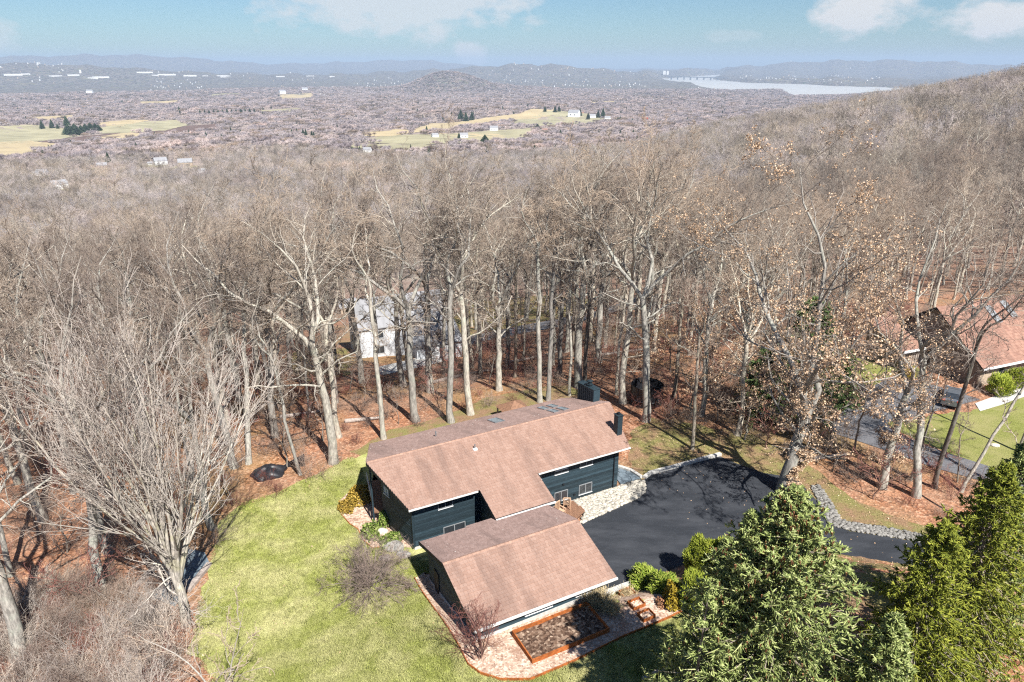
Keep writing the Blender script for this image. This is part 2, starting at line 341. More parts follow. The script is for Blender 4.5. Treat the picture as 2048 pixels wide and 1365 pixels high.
    g = t.ramp(a, [(.3, (.013, .015, .019)), (.7, (.032, .036, .045))]); g = t.mix(t.ramp(b, [(.42, (0, 0, 0)), (.68, (.6, .6, .6))]), g, (.062, .066, .076))
    g = t.mix(t.ramp(s_, [(.70, (0, 0, 0)), (.76, (.8, .8, .8))]), g, (.13, .128, .125)); t.col(g); t.bump(a, .3, .01); MAT['asphalt'] = t.mat
    t = NT('old_asphalt', 0.85, 0.3); P = t.pos(); a = t.noise(P, 12, 5); g = t.ramp(a, [(.3, (.09, .09, .10)), (.7, (.17, .17, .18))])
    vo = t.voro(P, .5, 'DISTANCE_TO_EDGE'); g = t.mix(t.ramp(vo.outputs[0], [(0, (.8, .8, .8)), (.03, (0, 0, 0))]), g, (.05, .05, .055)); t.col(g); MAT['asphalt_old'] = t.mat
    # shingles
    def shingle(name, lo, mid, hi, stain, lich):
        t = NT(name, 0.9, 0.2); P = t.tc.outputs['Object']
        g = t.ramp(t.isl(), [(0, lo), (.5, mid), (1, hi)])
        st = t.noise(t.pos((.8, .16, .16), obj=True), 1.0, 5, .62, .3)
        g = t.mix(t.ramp(st, [(.46, (0, 0, 0)), (.68, (.58, .58, .58))]), g, stain)
        fine = t.noise(P, 14, 4, .7); g = t.mix(t.ramp(fine, [(.3, (.25, .25, .25)), (.6, (0, 0, 0))]), g, stain)
        if lich:
            vo = t.voro(P, 2.6); gate = t.noise(P, .35, 3)
            m = t.math('MULTIPLY', t.ramp(vo.outputs['Distance'], [(.09, (1, 1, 1)), (.14, (0, 0, 0))]), t.ramp(gate, [(.46, (0, 0, 0)), (.58, (1, 1, 1))]))
            g = t.mix(m, g, (.5, .46, .42))
        t.col(g); t.bump(fine, .4, .015); return t.mat
    MAT['sh_front'] = shingle('brown_shingle', (.295, .185, .143), (.328, .21, .165), (.355, .235, .187), (.175, .115, .095), False)
    MAT['sh_back_shaded'] = shingle('shaded_lichen_shingle', (.235, .16, .14), (.27, .185, .162), (.305, .215, .19), (.14, .10, .09), True)  # back slope's shade put into a darker shingle colour, plus real lichen spots
    MAT['ridge'] = m_flat('ridge_shingle', (.325, .20, .15), .9, .25, 3, isl=.25)
    MAT['sh_red'] = shingle('red_brown_shingle', (.24, .13, .098), (.29, .165, .125), (.34, .20, .15), (.18, .11, .085), False)
    MAT['sh_grey'] = shingle('grey_shingle', (.20, .20, .215), (.27, .27, .285), (.34, .34, .355), (.16, .16, .165), False)
    # painted boards
    t = NT('dark_blue_paint', .62, .35); g = t.noise(t.pos((1, 1, 9), obj=True), 2.2, 6, .7); c = t.ramp(g, [(.3, (.012, .024, .032)), (.6, (.024, .043, .056)), (.8, (.060, .090, .106))])
    c = t.mix(1.0, c, t.ramp(t.rnd(), [(0, (.6, .6, .6)), (1, (1.45, 1.45, 1.45))]), 'MULTIPLY'); t.col(c); t.bump(g, .3, .01); MAT['board'] = t.mat
    MAT['black_trim'] = m_flat('black_trim', (.012, .014, .018), .6, .2)
    MAT['soffit'] = m_flat('dark_soffit', (.02, .024, .03), .7, .2)
    MAT['gutter'] = m_flat('aged_gutter', (.62, .61, .59), .5, .2, 3)
    MAT['frame'] = m_flat('window_frame_paint', (.22, .23, .24), .6, .08, 2)
    MAT['white'] = m_flat('white_paint', (.74, .75, .76), .6, .08, 2)
    MAT['pale'] = m_flat('pale_grey_siding', (.52, .54, .57), .7, .1, 2)
    MAT['glass'] = m_flat('window_glass', (.03, .035, .042), .06, .3, 3, .8)
    MAT['skyglass'] = m_flat('skylight_glass', (.22, .27, .30), .08, .3, 5, .8)
    MAT['blind'] = m_flat('pale_blind', (.5, .53, .55), .7, .1)
    MAT['metal'] = m_flat('grey_metal', (.32, .34, .36), .4, .2, 5, .5, .6)
    MAT['corten'] = m_flat('rusty_steel', (.31, .095, .026), .85, .45, 4, .2, bump=.2)
    MAT['deck'] = m_flat('brown_deck_board', (.22, .12, .075), .8, .3, 5, isl=.2)
    MAT['tanwood'] = m_flat('tan_wood', (.50, .33, .22), .7, .2, 8)
    MAT['stone'] = m_flat('pale_stone', (.44, .405, .345), .9, .28, 7, isl=.42)
    MAT['greystone'] = m_flat('grey_stone', (.215, .205, .19), .9, .3, 5, isl=.35)
    MAT['bluestone'] = m_flat('blue_flagstone', (.13, .165, .195), .7, .3, 3, isl=.3)
    MAT['concrete'] = m_flat('kerb_concrete', (.47, .455, .43), .9, .2, 4)
    MAT['tarp'] = m_flat('black_tarp', (.018, .018, .022), .45, .4, 5, .5)
    MAT['timber'] = m_flat('grey_timber', (.33, .28, .25), .9, .3, 6)
    MAT['brownside'] = m_flat('brown_vertical_siding', (.20, .165, .14), .85, .25, 3)
    MAT['tanwall'] = m_flat('tan_brick_wall', (.42, .33, .25), .85, .2, 6)
    MAT['water'] = m_flat('river_water', (.47, .45, .415), .35, .05, .002, .25)
    MAT['rubber'] = m_flat('tyre_rubber', (.02, .02, .02), .8, .2)
    MAT['carblack'] = m_flat('black_car_paint', (.012, .012, .015), .18, .2, 2, .7)
    MAT['cargrey'] = m_flat('grey_car_paint', (.10, .11, .125), .2, .2, 2, .7)
    MAT['lamp'] = m_flat('lamp_glass', (.55, .55, .55), .15, .1)
    MAT['red'] = m_flat('red_paint', (.40, .06, .045), .7, .2)
    MAT['tan_field'] = m_flat('tan_field', (.40, .32, .19), .95, .18, .01)
    MAT['green_field'] = m_flat('green_field', (.31, .28, .175), .95, .25, .012)
    MAT['plough'] = m_flat('ploughed_field', (.13, .085, .07), .95, .25, .02)
    # bark and twigs: colour follows the thickness of the wood
    def bark(name, thick, mid, thin, lichen):
        t = NT(name, .92, .15); P = t.pos((3.2, 3.2, .8)); r = t.attr('rad')
        n = t.noise(P, 2.2, 6, .7); th = t.mix(t.ramp(n, [(.38, (0, 0, 0)), (.62, (1, 1, 1))]), tuple(np.array(thick) * .42), thick)
        th = t.mix(t.ramp(t.noise(t.pos(), .9, 4, .6), [(.52, (0, 0, 0)), (.66, (.5, .5, .5))]), th, lichen)
        c = t.mix(t.ramp(t.math('MULTIPLY', r, 8.0, True), [(.0, (0, 0, 0)), (.55, (1, 1, 1))]), t.mix(t.ramp(t.math('MULTIPLY', r, 40.0, True), [(.5, (0, 0, 0)), (1.0, (1, 1, 1))]), thin, mid), th)
        c = t.mix(1.0, c, t.ramp(t.rnd(), [(0, (.66, .63, .64)), (.5, (1, .98, .96)), (1, (1.32, 1.22, 1.12))]), 'MULTIPLY')
        lf = t.noise(t.pos(), .006, 4, .6); c = t.mix(1.0, c, t.ramp(lf, [(.3, (.80, .76, .78)), (.5, (1, 1, 1)), (.7, (1.16, 1.05, .98))]), 'MULTIPLY')
        t.col(c); t.bump(n, .7, .03); return t.mat
    MAT['bark'] = bark('grey_bark', (.49, .475, .425), (.40, .365, .32), (.30, .245, .20), (.40, .44, .37))
    MAT['bark_dark'] = bark('dark_bark', (.29, .265, .23), (.29, .255, .22), (.295, .235, .20), (.33, .36, .28))
    MAT['bark_pale'] = bark('pale_bark', (.52, .50, .45), (.56, .525, .475), (.56, .51, .455), (.38, .38, .24))
    MAT['bark_red'] = bark('red_twig_bark', (.25, .17, .14), (.24, .13, .11), (.27, .115, .095), (.3, .25, .2))
    MAT['bark_mid'] = bark('mid_bark', (.46, .435, .385), (.395, .345, .30), (.335, .265, .22), (.42, .43, .37))
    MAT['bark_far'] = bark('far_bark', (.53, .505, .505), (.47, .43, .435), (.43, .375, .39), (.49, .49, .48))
    def leafm(name, stops, bright=.25, trans=0.0):
        t = NT(name, .75, .25); g = t.ramp(t.isl(), stops); g = t.mix(1.0, g, t.ramp(t.rnd(), [(0, (1 - bright,) * 3), (1, (1 + bright,) * 3)]), 'MULTIPLY'); t.col(g)
        return t.mat
    MAT['tanleaf'] = leafm('tan_dry_leaf', [(0, (.26, .15, .08)), (.5, (.52, .35, .22)), (1, (.70, .53, .38))], .05)
    MAT['spruce'] = leafm('spruce_needles', [(0, (.06, .085, .022)), (.45, (.19, .235, .07)), (.8, (.33, .37, .13)), (1, (.44, .47, .22))], .05)
    MAT['spruce2'] = leafm('yellow_green_needles', [(0, (.05, .068, .009)), (.5, (.165, .19, .02)), (1, (.31, .315, .045))], .1)
    MAT['pine'] = leafm('pine_needles', [(0, (.03, .05, .018)), (.5, (.07, .11, .035)), (1, (.13, .18, .06))], .15)
    MAT['conebrown'] = leafm('cone_scales', [(0, (.22, .10, .05)), (1, (.42, .22, .12))], .05)
    MAT['arbor'] = leafm('arborvitae_leaf', [(0, (.11, .15, .016)), (.5, (.27, .32, .035)), (1, (.41, .44, .07))], .08)
    MAT['juniper'] = leafm('juniper_leaf', [(0, (.09, .15, .017)), (.5, (.25, .33, .035)), (1, (.44, .47, .11))], .08)
    MAT['yellowleaf'] = leafm('yellow_leaf', [(0, (.14, .10, .012)), (.5, (.34, .24, .02)), (1, (.48, .36, .05))], .1)
    MAT['orangeleaf'] = leafm('amber_leaf', [(0, (.13, .10, .012)), (.5, (.30, .19, .03)), (1, (.42, .29, .06))], .1)
    MAT['rhodo'] = leafm('rhododendron_leaf', [(0, (.05, .085, .012)), (.5, (.13, .19, .03)), (1, (.32, .34, .12))], .1)
    MAT['straw'] = leafm('straw_blade', [(0, (.35, .26, .13)), (.5, (.53, .42, .24)), (1, (.68, .57, .37))], .05)
    MAT['evergreen'] = leafm('distant_evergreen', [(0, (.02, .035, .018)), (1, (.06, .09, .04))], .3)
mats()

# ------------------------------------------------------------------ ground sheets
def build_ground():
    a = np.concatenate([np.arange(-52, 52.01, .5), np.arange(55, 308 + .01, 2.75)]); a = np.radians(a)
    r = [0.0]; 
    while r[-1] < 44000:
        x = r[-1]; r.append(x + (4 if x < 20 else .9 if x < 110 else max(.9, x * .022)))
    r = np.array(r[1:]); na, nr = len(a), len(r)
    X = r[:, None] * np.sin(a)[None]; Y = r[:, None] * np.cos(a)[None]; Z = hgt(X, Y)
    V = np.stack([X, Y, Z], -1).reshape(-1, 3); V = np.vstack([V, [[0, 0, gz(0, 0.01)]]])
    i = np.arange(nr - 1)[:, None] * na; j = np.arange(na)[None]; j2 = (j + 1) % na
    F = np.stack([i + j, i + j2, i + na + j2, i + na + j], -1).reshape(-1, 4)[:, ::-1]
    me = np_mesh('ground', V, F); me.polygons.foreach_set('use_smooth', [True] * len(me.polygons))
    bm = bmesh.new(); bm.from_mesh(me); bm.verts.ensure_lookup_table()
    c = bm.verts[len(bm.verts) - 1]
    for k in range(na): bm.faces.new([c, bm.verts[(k + 1) % na], bm.verts[k]])
    bmesh.ops.recalc_face_normals(bm, faces=bm.faces[:]); bm.to_mesh(me); bm.free()
    o = link('ground', me, MAT['ground']); tag(o, kind='structure')
build_ground()

def wobble(poly, step=1.0, amp=.25, seed=0):
    out = []; n = len(poly); g = random.Random(seed)
    ph = [g.uniform(0, 6.28) for _ in range(4)]
    s = 0
    for i in range(n):
        a, b = np.array(poly[i]), np.array(poly[(i + 1) % n]); L = np.linalg.norm(b - a); k = max(1, int(L / step)); nn = np.array([-(b - a)[1], (b - a)[0]]) / (L + 1e-9)
        for q in range(k):
            p = a + (b - a) * q / k; t = s + L * q / k
            w = amp * (math.sin(t * .9 + ph[0]) * .5 + math.sin(t * 2.3 + ph[1]) * .35 + math.sin(t * 5.1 + ph[2]) * .25)
            out.append(tuple(p + nn * w))
        s += L
    return out
def sheet(name, poly, mat, up=.03, cell=.8, side=0.0, kind='structure', parent=None, wob=0.0, step=.8, far=False):
    """a sheet that follows the ground inside an outline"""
    if wob: poly = wobble(poly, step, wob, len(poly))
    bm = bmesh.new(); vs_ = [bm.verts.new((p[0], p[1], 0)) for p in poly]
    try: f = bm.faces.new(vs_)
    except ValueError: return None
    bmesh.ops.triangulate(bm, faces=[f])
    xs = [p[0] for p in poly]; ys = [p[1] for p in poly]
    for ax, lo, hi in ((0, min(xs), max(xs)), (1, min(ys), max(ys))):
        k = lo + cell
        while k < hi:
            co = [0, 0, 0]; co[ax] = k; no = [0, 0, 0]; no[ax] = 1
            bmesh.ops.bisect_plane(bm, geom=bm.verts[:] + bm.edges[:] + bm.faces[:], plane_co=co, plane_no=no); k += cell
    co = np.array([v.co[:] for v in bm.verts]); z = hgt(co[:, 0], co[:, 1]) + up
    for v, q in zip(bm.verts, z): v.co.z = q
    bmesh.ops.recalc_face_normals(bm, faces=bm.faces[:])
    if sum(f.normal.z for f in bm.faces) < 0: bmesh.ops.reverse_faces(bm, faces=bm.faces[:])
    if side:
        be = [e for e in bm.edges if e.is_boundary]; r_ = bmesh.ops.extrude_edge_only(bm, edges=be)
        for v in r_['geom']:
            if isinstance(v, bmesh.types.BMVert): v.co.z -= side
    me = bpy.data.meshes.new(name); bm.to_mesh(me); bm.free()
    o = link(name, me, mat, parent, True)
    if kind: tag(o, kind=kind)
    return o
PX = lambda pts: [at(*p)[:2] for p in pts]
LAWN = PX([(690, 922), (640, 948), (560, 985), (486, 1008), (445, 1043), (428, 1095), (418, 1160), (392, 1225), (388, 1300), (425, 1360)]) + [(-17, 26), (-12, 18), (10, 16), (24, 20)] + PX([(1500, 1330), (1400, 1210), (1320, 1200)]) + [h2w(23.5, 31.2), h2w(23.3, 40), h2w(19, 45), h2w(15, 50), h2w(13.5, 53)] + PX([(738, 905)])
sheet('lawn', LAWN, MAT['lawn'], .03, .9, wob=.5)
YARD = PX([(1262, 868), (1300, 835), (1400, 850), (1500, 872), (1575, 900), (1620, 935), (1660, 960), (1720, 1010), (1800, 1035), (1880, 1060), (1990, 1100), (2020, 1180), (1900, 1250), (1750, 1240), (1500, 1140), (1440, 1120), (1380, 1000), (1250, 1000)])
sheet('side_yard', YARD, MAT['dry'], .02, 1.0, wob=.4)
BACK = PX([(700, 905), (780, 862), (900, 830), (960, 800), (1060, 778), (1140, 770), (1180, 800), (1000, 850), (760, 930)])
sheet('mossy_strip', BACK, MAT['dry'], .02, .9, wob=.3)
NL1 = PX([(1690, 722), (1760, 700), (1835, 690), (1842, 757), (1785, 752), (1700, 800), (1650, 770)])
NL2 = PX([(1770, 848), (1880, 830), (1960, 818), (2048, 790), (2120, 790), (2120, 990), (1990, 938), (1862, 895)])
sheet('neighbour_lawn', NL1, MAT['lawn2'], .03, 1.2, wob=.4); sheet('neighbour_lawn', NL2, MAT['lawn2'], .03, 1.2, wob=.4)
WL_ = PX([(880, 640), (960, 600), (1120, 590), (1200, 610), (1120, 640), (1000, 660), (900, 680)])
sheet('clearing_grass', WL_, MAT['dry'], .03, 2.0, wob=.6)
sheet('clearing_grass', PX([(560, 720), (640, 690), (700, 700), (700, 750), (620, 770)]), MAT['dry'], .03, 2.0, wob=.6)
DRIVE = [h2w(23.25, 32.3), h2w(23.25, 38.8)] + PX([(1157.6, 1049), (1192, 1034), (1238, 1013), (1271, 998), (1284, 989), (1288, 975), (1289, 960), (1300, 952), (1440, 914), (1470, 927), (1526, 947), (1592, 957), (1640, 1010), (1658, 1050), (1700, 1064), (1770, 1074), (1870, 1092), (1960, 1115), (2080, 1150), (2120, 1210), (1980, 1170), (1830, 1133), (1700, 1113), (1560, 1086), (1480, 1087), (1440, 1101), (1395, 1118)]) + [h2w(26.6, 32.0)]
sheet('driveway', DRIVE, MAT['asphalt'], .05, 1.0)
D2 = PX([(1640, 838), (1668, 846), (1698, 806), (1742, 775), (1782, 756), (1835, 762), (1960, 800), (1905, 815), (1774, 846), (1790, 865), (1858, 895), (1988, 937), (2060, 965), (2150, 1000), (2150, 1030), (2048, 992), (1988, 970), (1862, 935), (1824, 920), (1713, 882), (1660, 866)])
sheet('neighbour_driveway', D2, MAT['asphalt_old'], .05, 1.2)
sheet('neighbour_path', PX([(1950, 808), (2000, 790), (2048, 772), (2100, 770), (2100, 792), (2048, 795), (2000, 812), (1960, 824)]), MAT['concrete'], .07, 1.2)
sheet('back_road', PX([(890, 688), (960, 668), (1040, 652), (1110, 640), (1200, 622), (1290, 590), (1290, 598), (1210, 632), (1115, 655), (1040, 668), (965, 684), (892, 704)]), MAT['asphalt_old'], .06, 1.5)
sheet('white_house_apron', PX([(755, 735), (900, 700), (905, 718), (762, 752)]), MAT['concrete'], .05, 1.5)
MULCH = PX([(829, 1159), (917, 1293), (936, 1331), (960, 1349), (1000, 1362), (1060, 1362), (1150, 1324), (1244, 1277), (1340, 1237), (1372, 1222), (1370, 1204), (1330, 1196), (1272, 1170)]) + [h2w(23.6, 31.6), h2w(23.0, 30.7), h2w(13.2, 30.7), h2w(13.2, 40.2)]
sheet('mulch_bed', MULCH, MAT['mulch'], .06, .8)
MULCH2 = PX([(679, 1003), (682, 1030), (700, 1050), (716, 1060), (726, 1082), (745, 1098), (775, 1094)]) + [h2w(13.6, 43.2), h2w(12.6, 47.3), h2w(12.6, 49)] + PX([(735, 985), (708, 975)])
sheet('mulch_bed', MULCH2, MAT['mulch'], .06, .8)
def dense(pts, seg):
    Q = []
    for a, b in zip(pts[:-1], pts[1:]):
        k = max(1, int(math.dist(a, b) / seg)); Q += [(a[0] + (b[0] - a[0]) * i / k, a[1] + (b[1] - a[1]) * i / k) for i in range(k)]
    return Q + [pts[-1]]
def edging(pts, label, h=.14, mat=None):
    me = MB(); P = [Vector((x, y, gz(x, y))) for x, y in pts]
    for a, b in zip(P[:-1], P[1:]): me.bar(a + Vector((0, 0, .06)), b + Vector((0, 0, .06)), .05, h)
    return tag(me.build('bed_edging', mat or MAT['corten']), label, 'edging')
edging(dense(MULCH[:10], 1.0), 'thin rusty steel edging curving between the lawn and the garage mulch bed', .3)
edging(dense(MULCH2[:7], .8), 'thin dark edging round the mulch bed at the left end of the house')
def kerb(name, pts, w, h, label, up=0.0, mat=None, seg=1.0):
    me = MB(); Q = []
    for a, b in zip(pts[:-1], pts[1:]):
        L = math.dist(a, b); k = max(1, int(L / seg))
        Q += [(a[0] + (b[0] - a[0]) * i / k, a[1] + (b[1] - a[1]) * i / k) for i in range(k)]
    Q.append(pts[-1])
    for a, b in zip(Q[:-1], Q[1:]):
        A, B = Vector((a[0], a[1], gz(*a) + h / 2 - .1 + up)), Vector((b[0], b[1], gz(*b) + h / 2 - .1 + up))
        d = (B - A) * .004; me.bar(A + d, B - d, w, h)
    return tag(me.build(name, mat or MAT['concrete']), label, 'kerb')
kerb('driveway_kerb', PX([(1289, 958), (1300, 949), (1350, 936), (1441, 911)]), .35, .38, 'pale concrete kerb along the far edge of the black driveway')
kerb('driveway_kerb', [h2w(23.5, 31.9), h2w(25.2, 32.0), h2w(27.4, 31.9)], .4, .5, 'short pale concrete kerb between the garage corner and the junipers', .0)
kerb('driveway_kerb', PX([(1402, 1116), (1442, 1103), (1490, 1090), (1560, 1089)]), .35, .3, 'pale kerb along the near edge of the driveway behind the spruces')
kerb('timber_edging', [at(1285, 1362)[:2], at(1335, 1338)[:2]], .2, .3, 'weathered timber edging at the foot of the big spruce', mat=MAT['timber'])

# ------------------------------------------------------------------ stones
def stone_proto(seed):
    bm = bmesh.new(); bmesh.ops.create_icosphere(bm, subdivisions=1, radius=1); g = random.Random(seed)
    for v in bm.verts: v.co *= g.uniform(.75, 1.15)
    V = np.array([v.co[:] for v in bm.verts]); F = [[v.index for v in f.verts] for f in bm.faces]; bm.free(); return V, np.array(F)
SP = [stone_proto(i) for i in range(6)]
def stones(name, poly, n, size, mat, label=None, up=.05):
    g = np.random.default_rng(n); xs = np.array(poly); lo, hi = xs.min(0), xs.max(0); Vs, Fs, k = [], [], 0; c = 0
    while c < n:
        p = lo + (hi - lo) * g.random(2)
        if not inpoly(p[0], p[1], poly): continue
        V, F = SP[g.integers(6)]; s = size * g.uniform(.5, 1.35); q = V * s * np.array([1.15, .9, .62]); a = g.uniform(0, 6.28)
        q = np.stack([q[:, 0] * math.cos(a) - q[:, 1] * math.sin(a), q[:, 0] * math.sin(a) + q[:, 1] * math.cos(a), q[:, 2]], 1)
        q += [p[0], p[1], gz(*p) + up + s * .2]; Vs.append(q); Fs.append(F + k); k += len(V); c += 1
    o = link(name, np_mesh(name, np.vstack(Vs), np.vstack(Fs)), mat); tag(o, label, kind='stuff'); return o
SBED = [h2w(27.9, 42.85), h2w(33.0, 42.95), h2w(34.9, 42.9)] + PX([(1290, 964), (1289, 986), (1274, 998), (1240, 1013), (1194, 1034), (1158, 1050)]) + [h2w(26.75, 40.0), h2w(27.95, 41.1)]
sheet('stone_bed', SBED, MAT['stone'], .06, .8)
stones('riprap_stones', SBED, 2300, .17, MAT['stone'], 'cream riprap stones between the house and the driveway')
SB2 = PX([(1622, 975), (1636, 970), (1662, 1006), (1680, 1041), (1720, 1050), (1790, 1060), (1872, 1077), (1868, 1090), (1780, 1075), (1700, 1063), (1658, 1050)])
stones('riprap_stones', SB2, 1000, .155, MAT['greystone'], 'pale grey riprap stones along the driveway below the leafy slope')
SB3 = PX([(1985, 1095), (2040, 1110), (2060, 1130), (1990, 1112)]); stones('riprap_stones', SB3, 120, .2, MAT['greystone'], 'grey riprap stones where the driveway leaves at the right')
stones('fieldstones', PX([(1770, 665), (1850, 668), (1850, 690), (1770, 685)]), 160, .3, MAT['greystone'], 'row of pale fieldstones behind the neighbouring lawn')
def rock(loc, s, label, mat=None, sq=(1.2, .9, .6), rz=0.0):
    V, F = stone_proto(int(abs(loc[0]) * 97) + 3); bm = bmesh.new()
    vv = [bm.verts.new(tuple(v * s * np.array(sq))) for v in V]
    for f in F: bm.faces.new([vv[i] for i in f])
    bmesh.ops.bevel(bm, geom=bm.edges[:], offset=s * .12, segments=1, affect='EDGES'); me = bpy.data.meshes.new('boulder'); bm.to_mesh(me); bm.free()
    o = link('boulder', me, mat or MAT['greystone']); o.location = (loc[0], loc[1], gz(*loc) + s * sq[2] * .35); o.rotation_euler[2] = rz
    return tag(o, label, 'rock')
rock(at(786, 1095)[:2], .95, 'large flat-topped grey boulder at the left corner of the house', sq=(1.25, .9, .5))
rock(at(808, 1112)[:2], .6, 'rounded pale rock between the flat boulder and the house corner')
rock(at(762, 1066)[:2], .6, 'pale rock under the left wall of the dark house between the green shrubs', MAT['stone'])
rock(at(770, 1120)[:2], .5, 'low grey rock beside the brown twiggy shrub')
rock(at(1990, 893)[:2], .45, 'single white stone lying on the neighbouring lawn', MAT['stone'])
rock(at(1860, 640)[:2], .7, 'white boulder in the leaves above the neighbouring house', MAT['stone'], (1, .9, 1))

# ------------------------------------------------------------------ the dark house
ZE, ZR, WF = 4.469, 6.044, 5.266; SL = (ZR - ZE) / WF
def zf(b): return ZE + SL * b                     # front slope
def zb(b): return ZR - SL * (b - WF)              # back slope
def scan(poly, b):
    xs = []; n = len(poly)
    for i in range(n):
        (a1, b1), (a2, b2) = poly[i], poly[(i + 1) % n]
        if (b1 > b) != (b2 > b): xs.append(a1 + (b - b1) * (a2 - a1) / (b2 - b1))
    xs.sort(); return list(zip(xs[::2], xs[1::2]))
def shingles(poly, zfun, toward, mat, parent, lift=.0, course=.25, seed=1, skip=()):
    """overlapping courses of single tabs laid from the eave up to the ridge; toward=+1 when the ridge lies at larger b"""
    g = random.Random(seed); me = MB(); bs = [p[1] for p in poly]; lo, hi = min(bs), max(bs); n = int((hi - lo) / course)
    c = (hi - lo) / n
    for k in range(n):
        e0 = lo + k * c if toward > 0 else hi - k * c; e1 = e0 + toward * c * 1.18
        if toward > 0: e1 = min(e1, hi)
        else: e1 = max(e1, lo)
        for s0, s1 in scan(poly, e0 + toward * c * .5):
            a = s0 - g.uniform(0, .2)
            while a < s1:
                w = g.choice([.16, .2, .24, .3]); x0, x1 = max(a, s0), min(a + w - .006, s1); a += w
                if x1 - x0 < .02: continue
                j = g.uniform(-.012, .012); t = lift + .055 + g.uniform(0, .010)
                me.add([(x0, e0 + j, zfun(e0 + j) + t), (x1, e0 + j, zfun(e0 + j) + t), (x1, e1, zfun(e1) + lift + .006), (x0, e1, zfun(e1) + lift + .006),
                        (x0, e0 + j, zfun(e0 + j) + lift), (x1, e0 + j, zfun(e0 + j) + lift)],
                       [(0, 1, 2, 3), (4, 5, 1, 0)] if toward > 0 else [(3, 2, 1, 0), (0, 1, 5, 4)])
    o = me.build('shingles', mat, parent); return tag(o, kind='stuff')
def slab(poly, zfun, th, name, mat, parent):
    me = MB(); me.prism(poly, [zfun(p[1]) - th for p in poly], [zfun(p[1]) for p in poly]); return me.build(name, mat, parent)
def ridge_caps(a0, a1, b, z, parent, step=.3):
    first = None; n = int((a1 - a0) / step)
    for k in range(n):
        if first is None:
            me = MB(); w = .17
            me.add([(0, -w, -.05), (step * 1.1, -w, -.062), (step * 1.1, 0, .0), (0, 0, .022), (0, w, -.05), (step * 1.1, w, -.062), (0, -w, -.075), (0, w, -.075)],
                   [(0, 1, 2, 3), (3, 2, 5, 4), (6, 0, 3, 4, 7)]); first = me.build('ridge_cap', MAT['ridge'], parent); o = first
        else: o = first.copy(); COL.objects.link(o); o.parent = parent
        o.location = (a0 + k * step, b, z + .035)
def plank_wall(P, Q, z0, ztop, parent, mat, h=.24, out=.03, name='plank', holes=()):
    """horizontal planks from P to Q (left to right seen from outside); ztop(t) is the underside of the roof along the wall"""
    P, Q = np.array(P, float), np.array(Q, float); L = np.linalg.norm(Q - P); d = (Q - P) / L; nn = np.array([d[1], -d[0]]); z = z0; ts = np.linspace(0, 1, 60)
    tops = np.array([ztop(t) for t in ts])
    while z < tops.max() - .05:
        z1 = z + h - .012; ok = ts[tops > z1 - .02]
        if len(ok) > 1:
            spans = [(ok[0] * L, ok[-1] * L)]
            for (h0, h1, hz0, hz1) in holes:
                if hz0 < z1 - .03 and hz1 > z + .03:
                    new = []
                    for s0, s1 in spans:
                        if h1 <= s0 or h0 >= s1: new.append((s0, s1)); continue
                        if h0 > s0: new.append((s0, h0))
                        if h1 < s1: new.append((h1, s1))
                    spans = new
            for s0, s1 in spans:
                if s1 - s0 < .05: continue
                a, b = P + d * s0, P + d * s1; me = MB(); i0, i1 = nn * out * .25, nn * out
                zt = min(z1, tops.max())
                V = [(*(a), z), (*(b), z), (*(b + i1), z), (*(a + i1), z), (*(a), zt), (*(b), zt), (*(b + i0), zt), (*(a + i0), zt)]
                me.add(V, [(0, 3, 2, 1), (4, 5, 6, 7), (3, 7, 6, 2), (0, 4, 7, 3), (1, 2, 6, 5)]); me.build(name, mat, parent)
        z += h
def window(parent, P, d, w, h, z, panes=2, fw=.042, pane=None, frame=None, out=.07, blind=False):
    """P = lower left corner in plan, d = unit direction along the wall"""
    d = np.array(d, float); nn = np.array([d[1], -d[0]]); P = np.array(P, float)
    def q(s, t, o): p = P + d * s + nn * o; return (p[0], p[1], z + t)
    me = MB(); up = (*nn, 0)
    me.bar(q(0, fw/2, out/2), q(w, fw/2, out/2), out + .04, fw); me.bar(q(0, h - fw/2, out/2), q(w, h - fw/2, out/2), out, fw)
    for s in [fw/2, w - fw/2] + [w * k / panes for k in range(1, panes)]:
        a, b = np.array(q(s, fw + .001, out/2)), np.array(q(s, h - fw - .001, out/2)); me.bar(a, b, fw, out * .92, up=(*d, 0))
    f = me.build('window', frame or MAT['frame'], parent)
    sl_ = MB(); sl_.bar(q(-.03, -.03, out/2), q(w + .03, -.03, out/2), out + .05, .05); sl_.build('sill', MAT['white'], f)
    for k in range(panes):
        g = MB(); s0, s1 = w * k / panes + fw * .4, w * (k + 1) / panes - fw * .4; g.add([q(s0, fw * .5, out * .45), q(s1, fw * .5, out * .45), q(s1, h - fw * .5, out * .45), q(s0, h - fw * .5, out * .45)], [(0, 1, 2, 3)])
        g.build('pane', pane or MAT['glass'], f)
        if blind:
            g = MB(); g.add([q(s0, h * .35, out * .5), q(s1, h * .35, out * .5), q(s1, h - fw * .6, out * .5), q(s0, h - fw * .6, out * .5)], [(0, 1, 2, 3)]); g.build('blind', MAT['blind'], f)
    return f
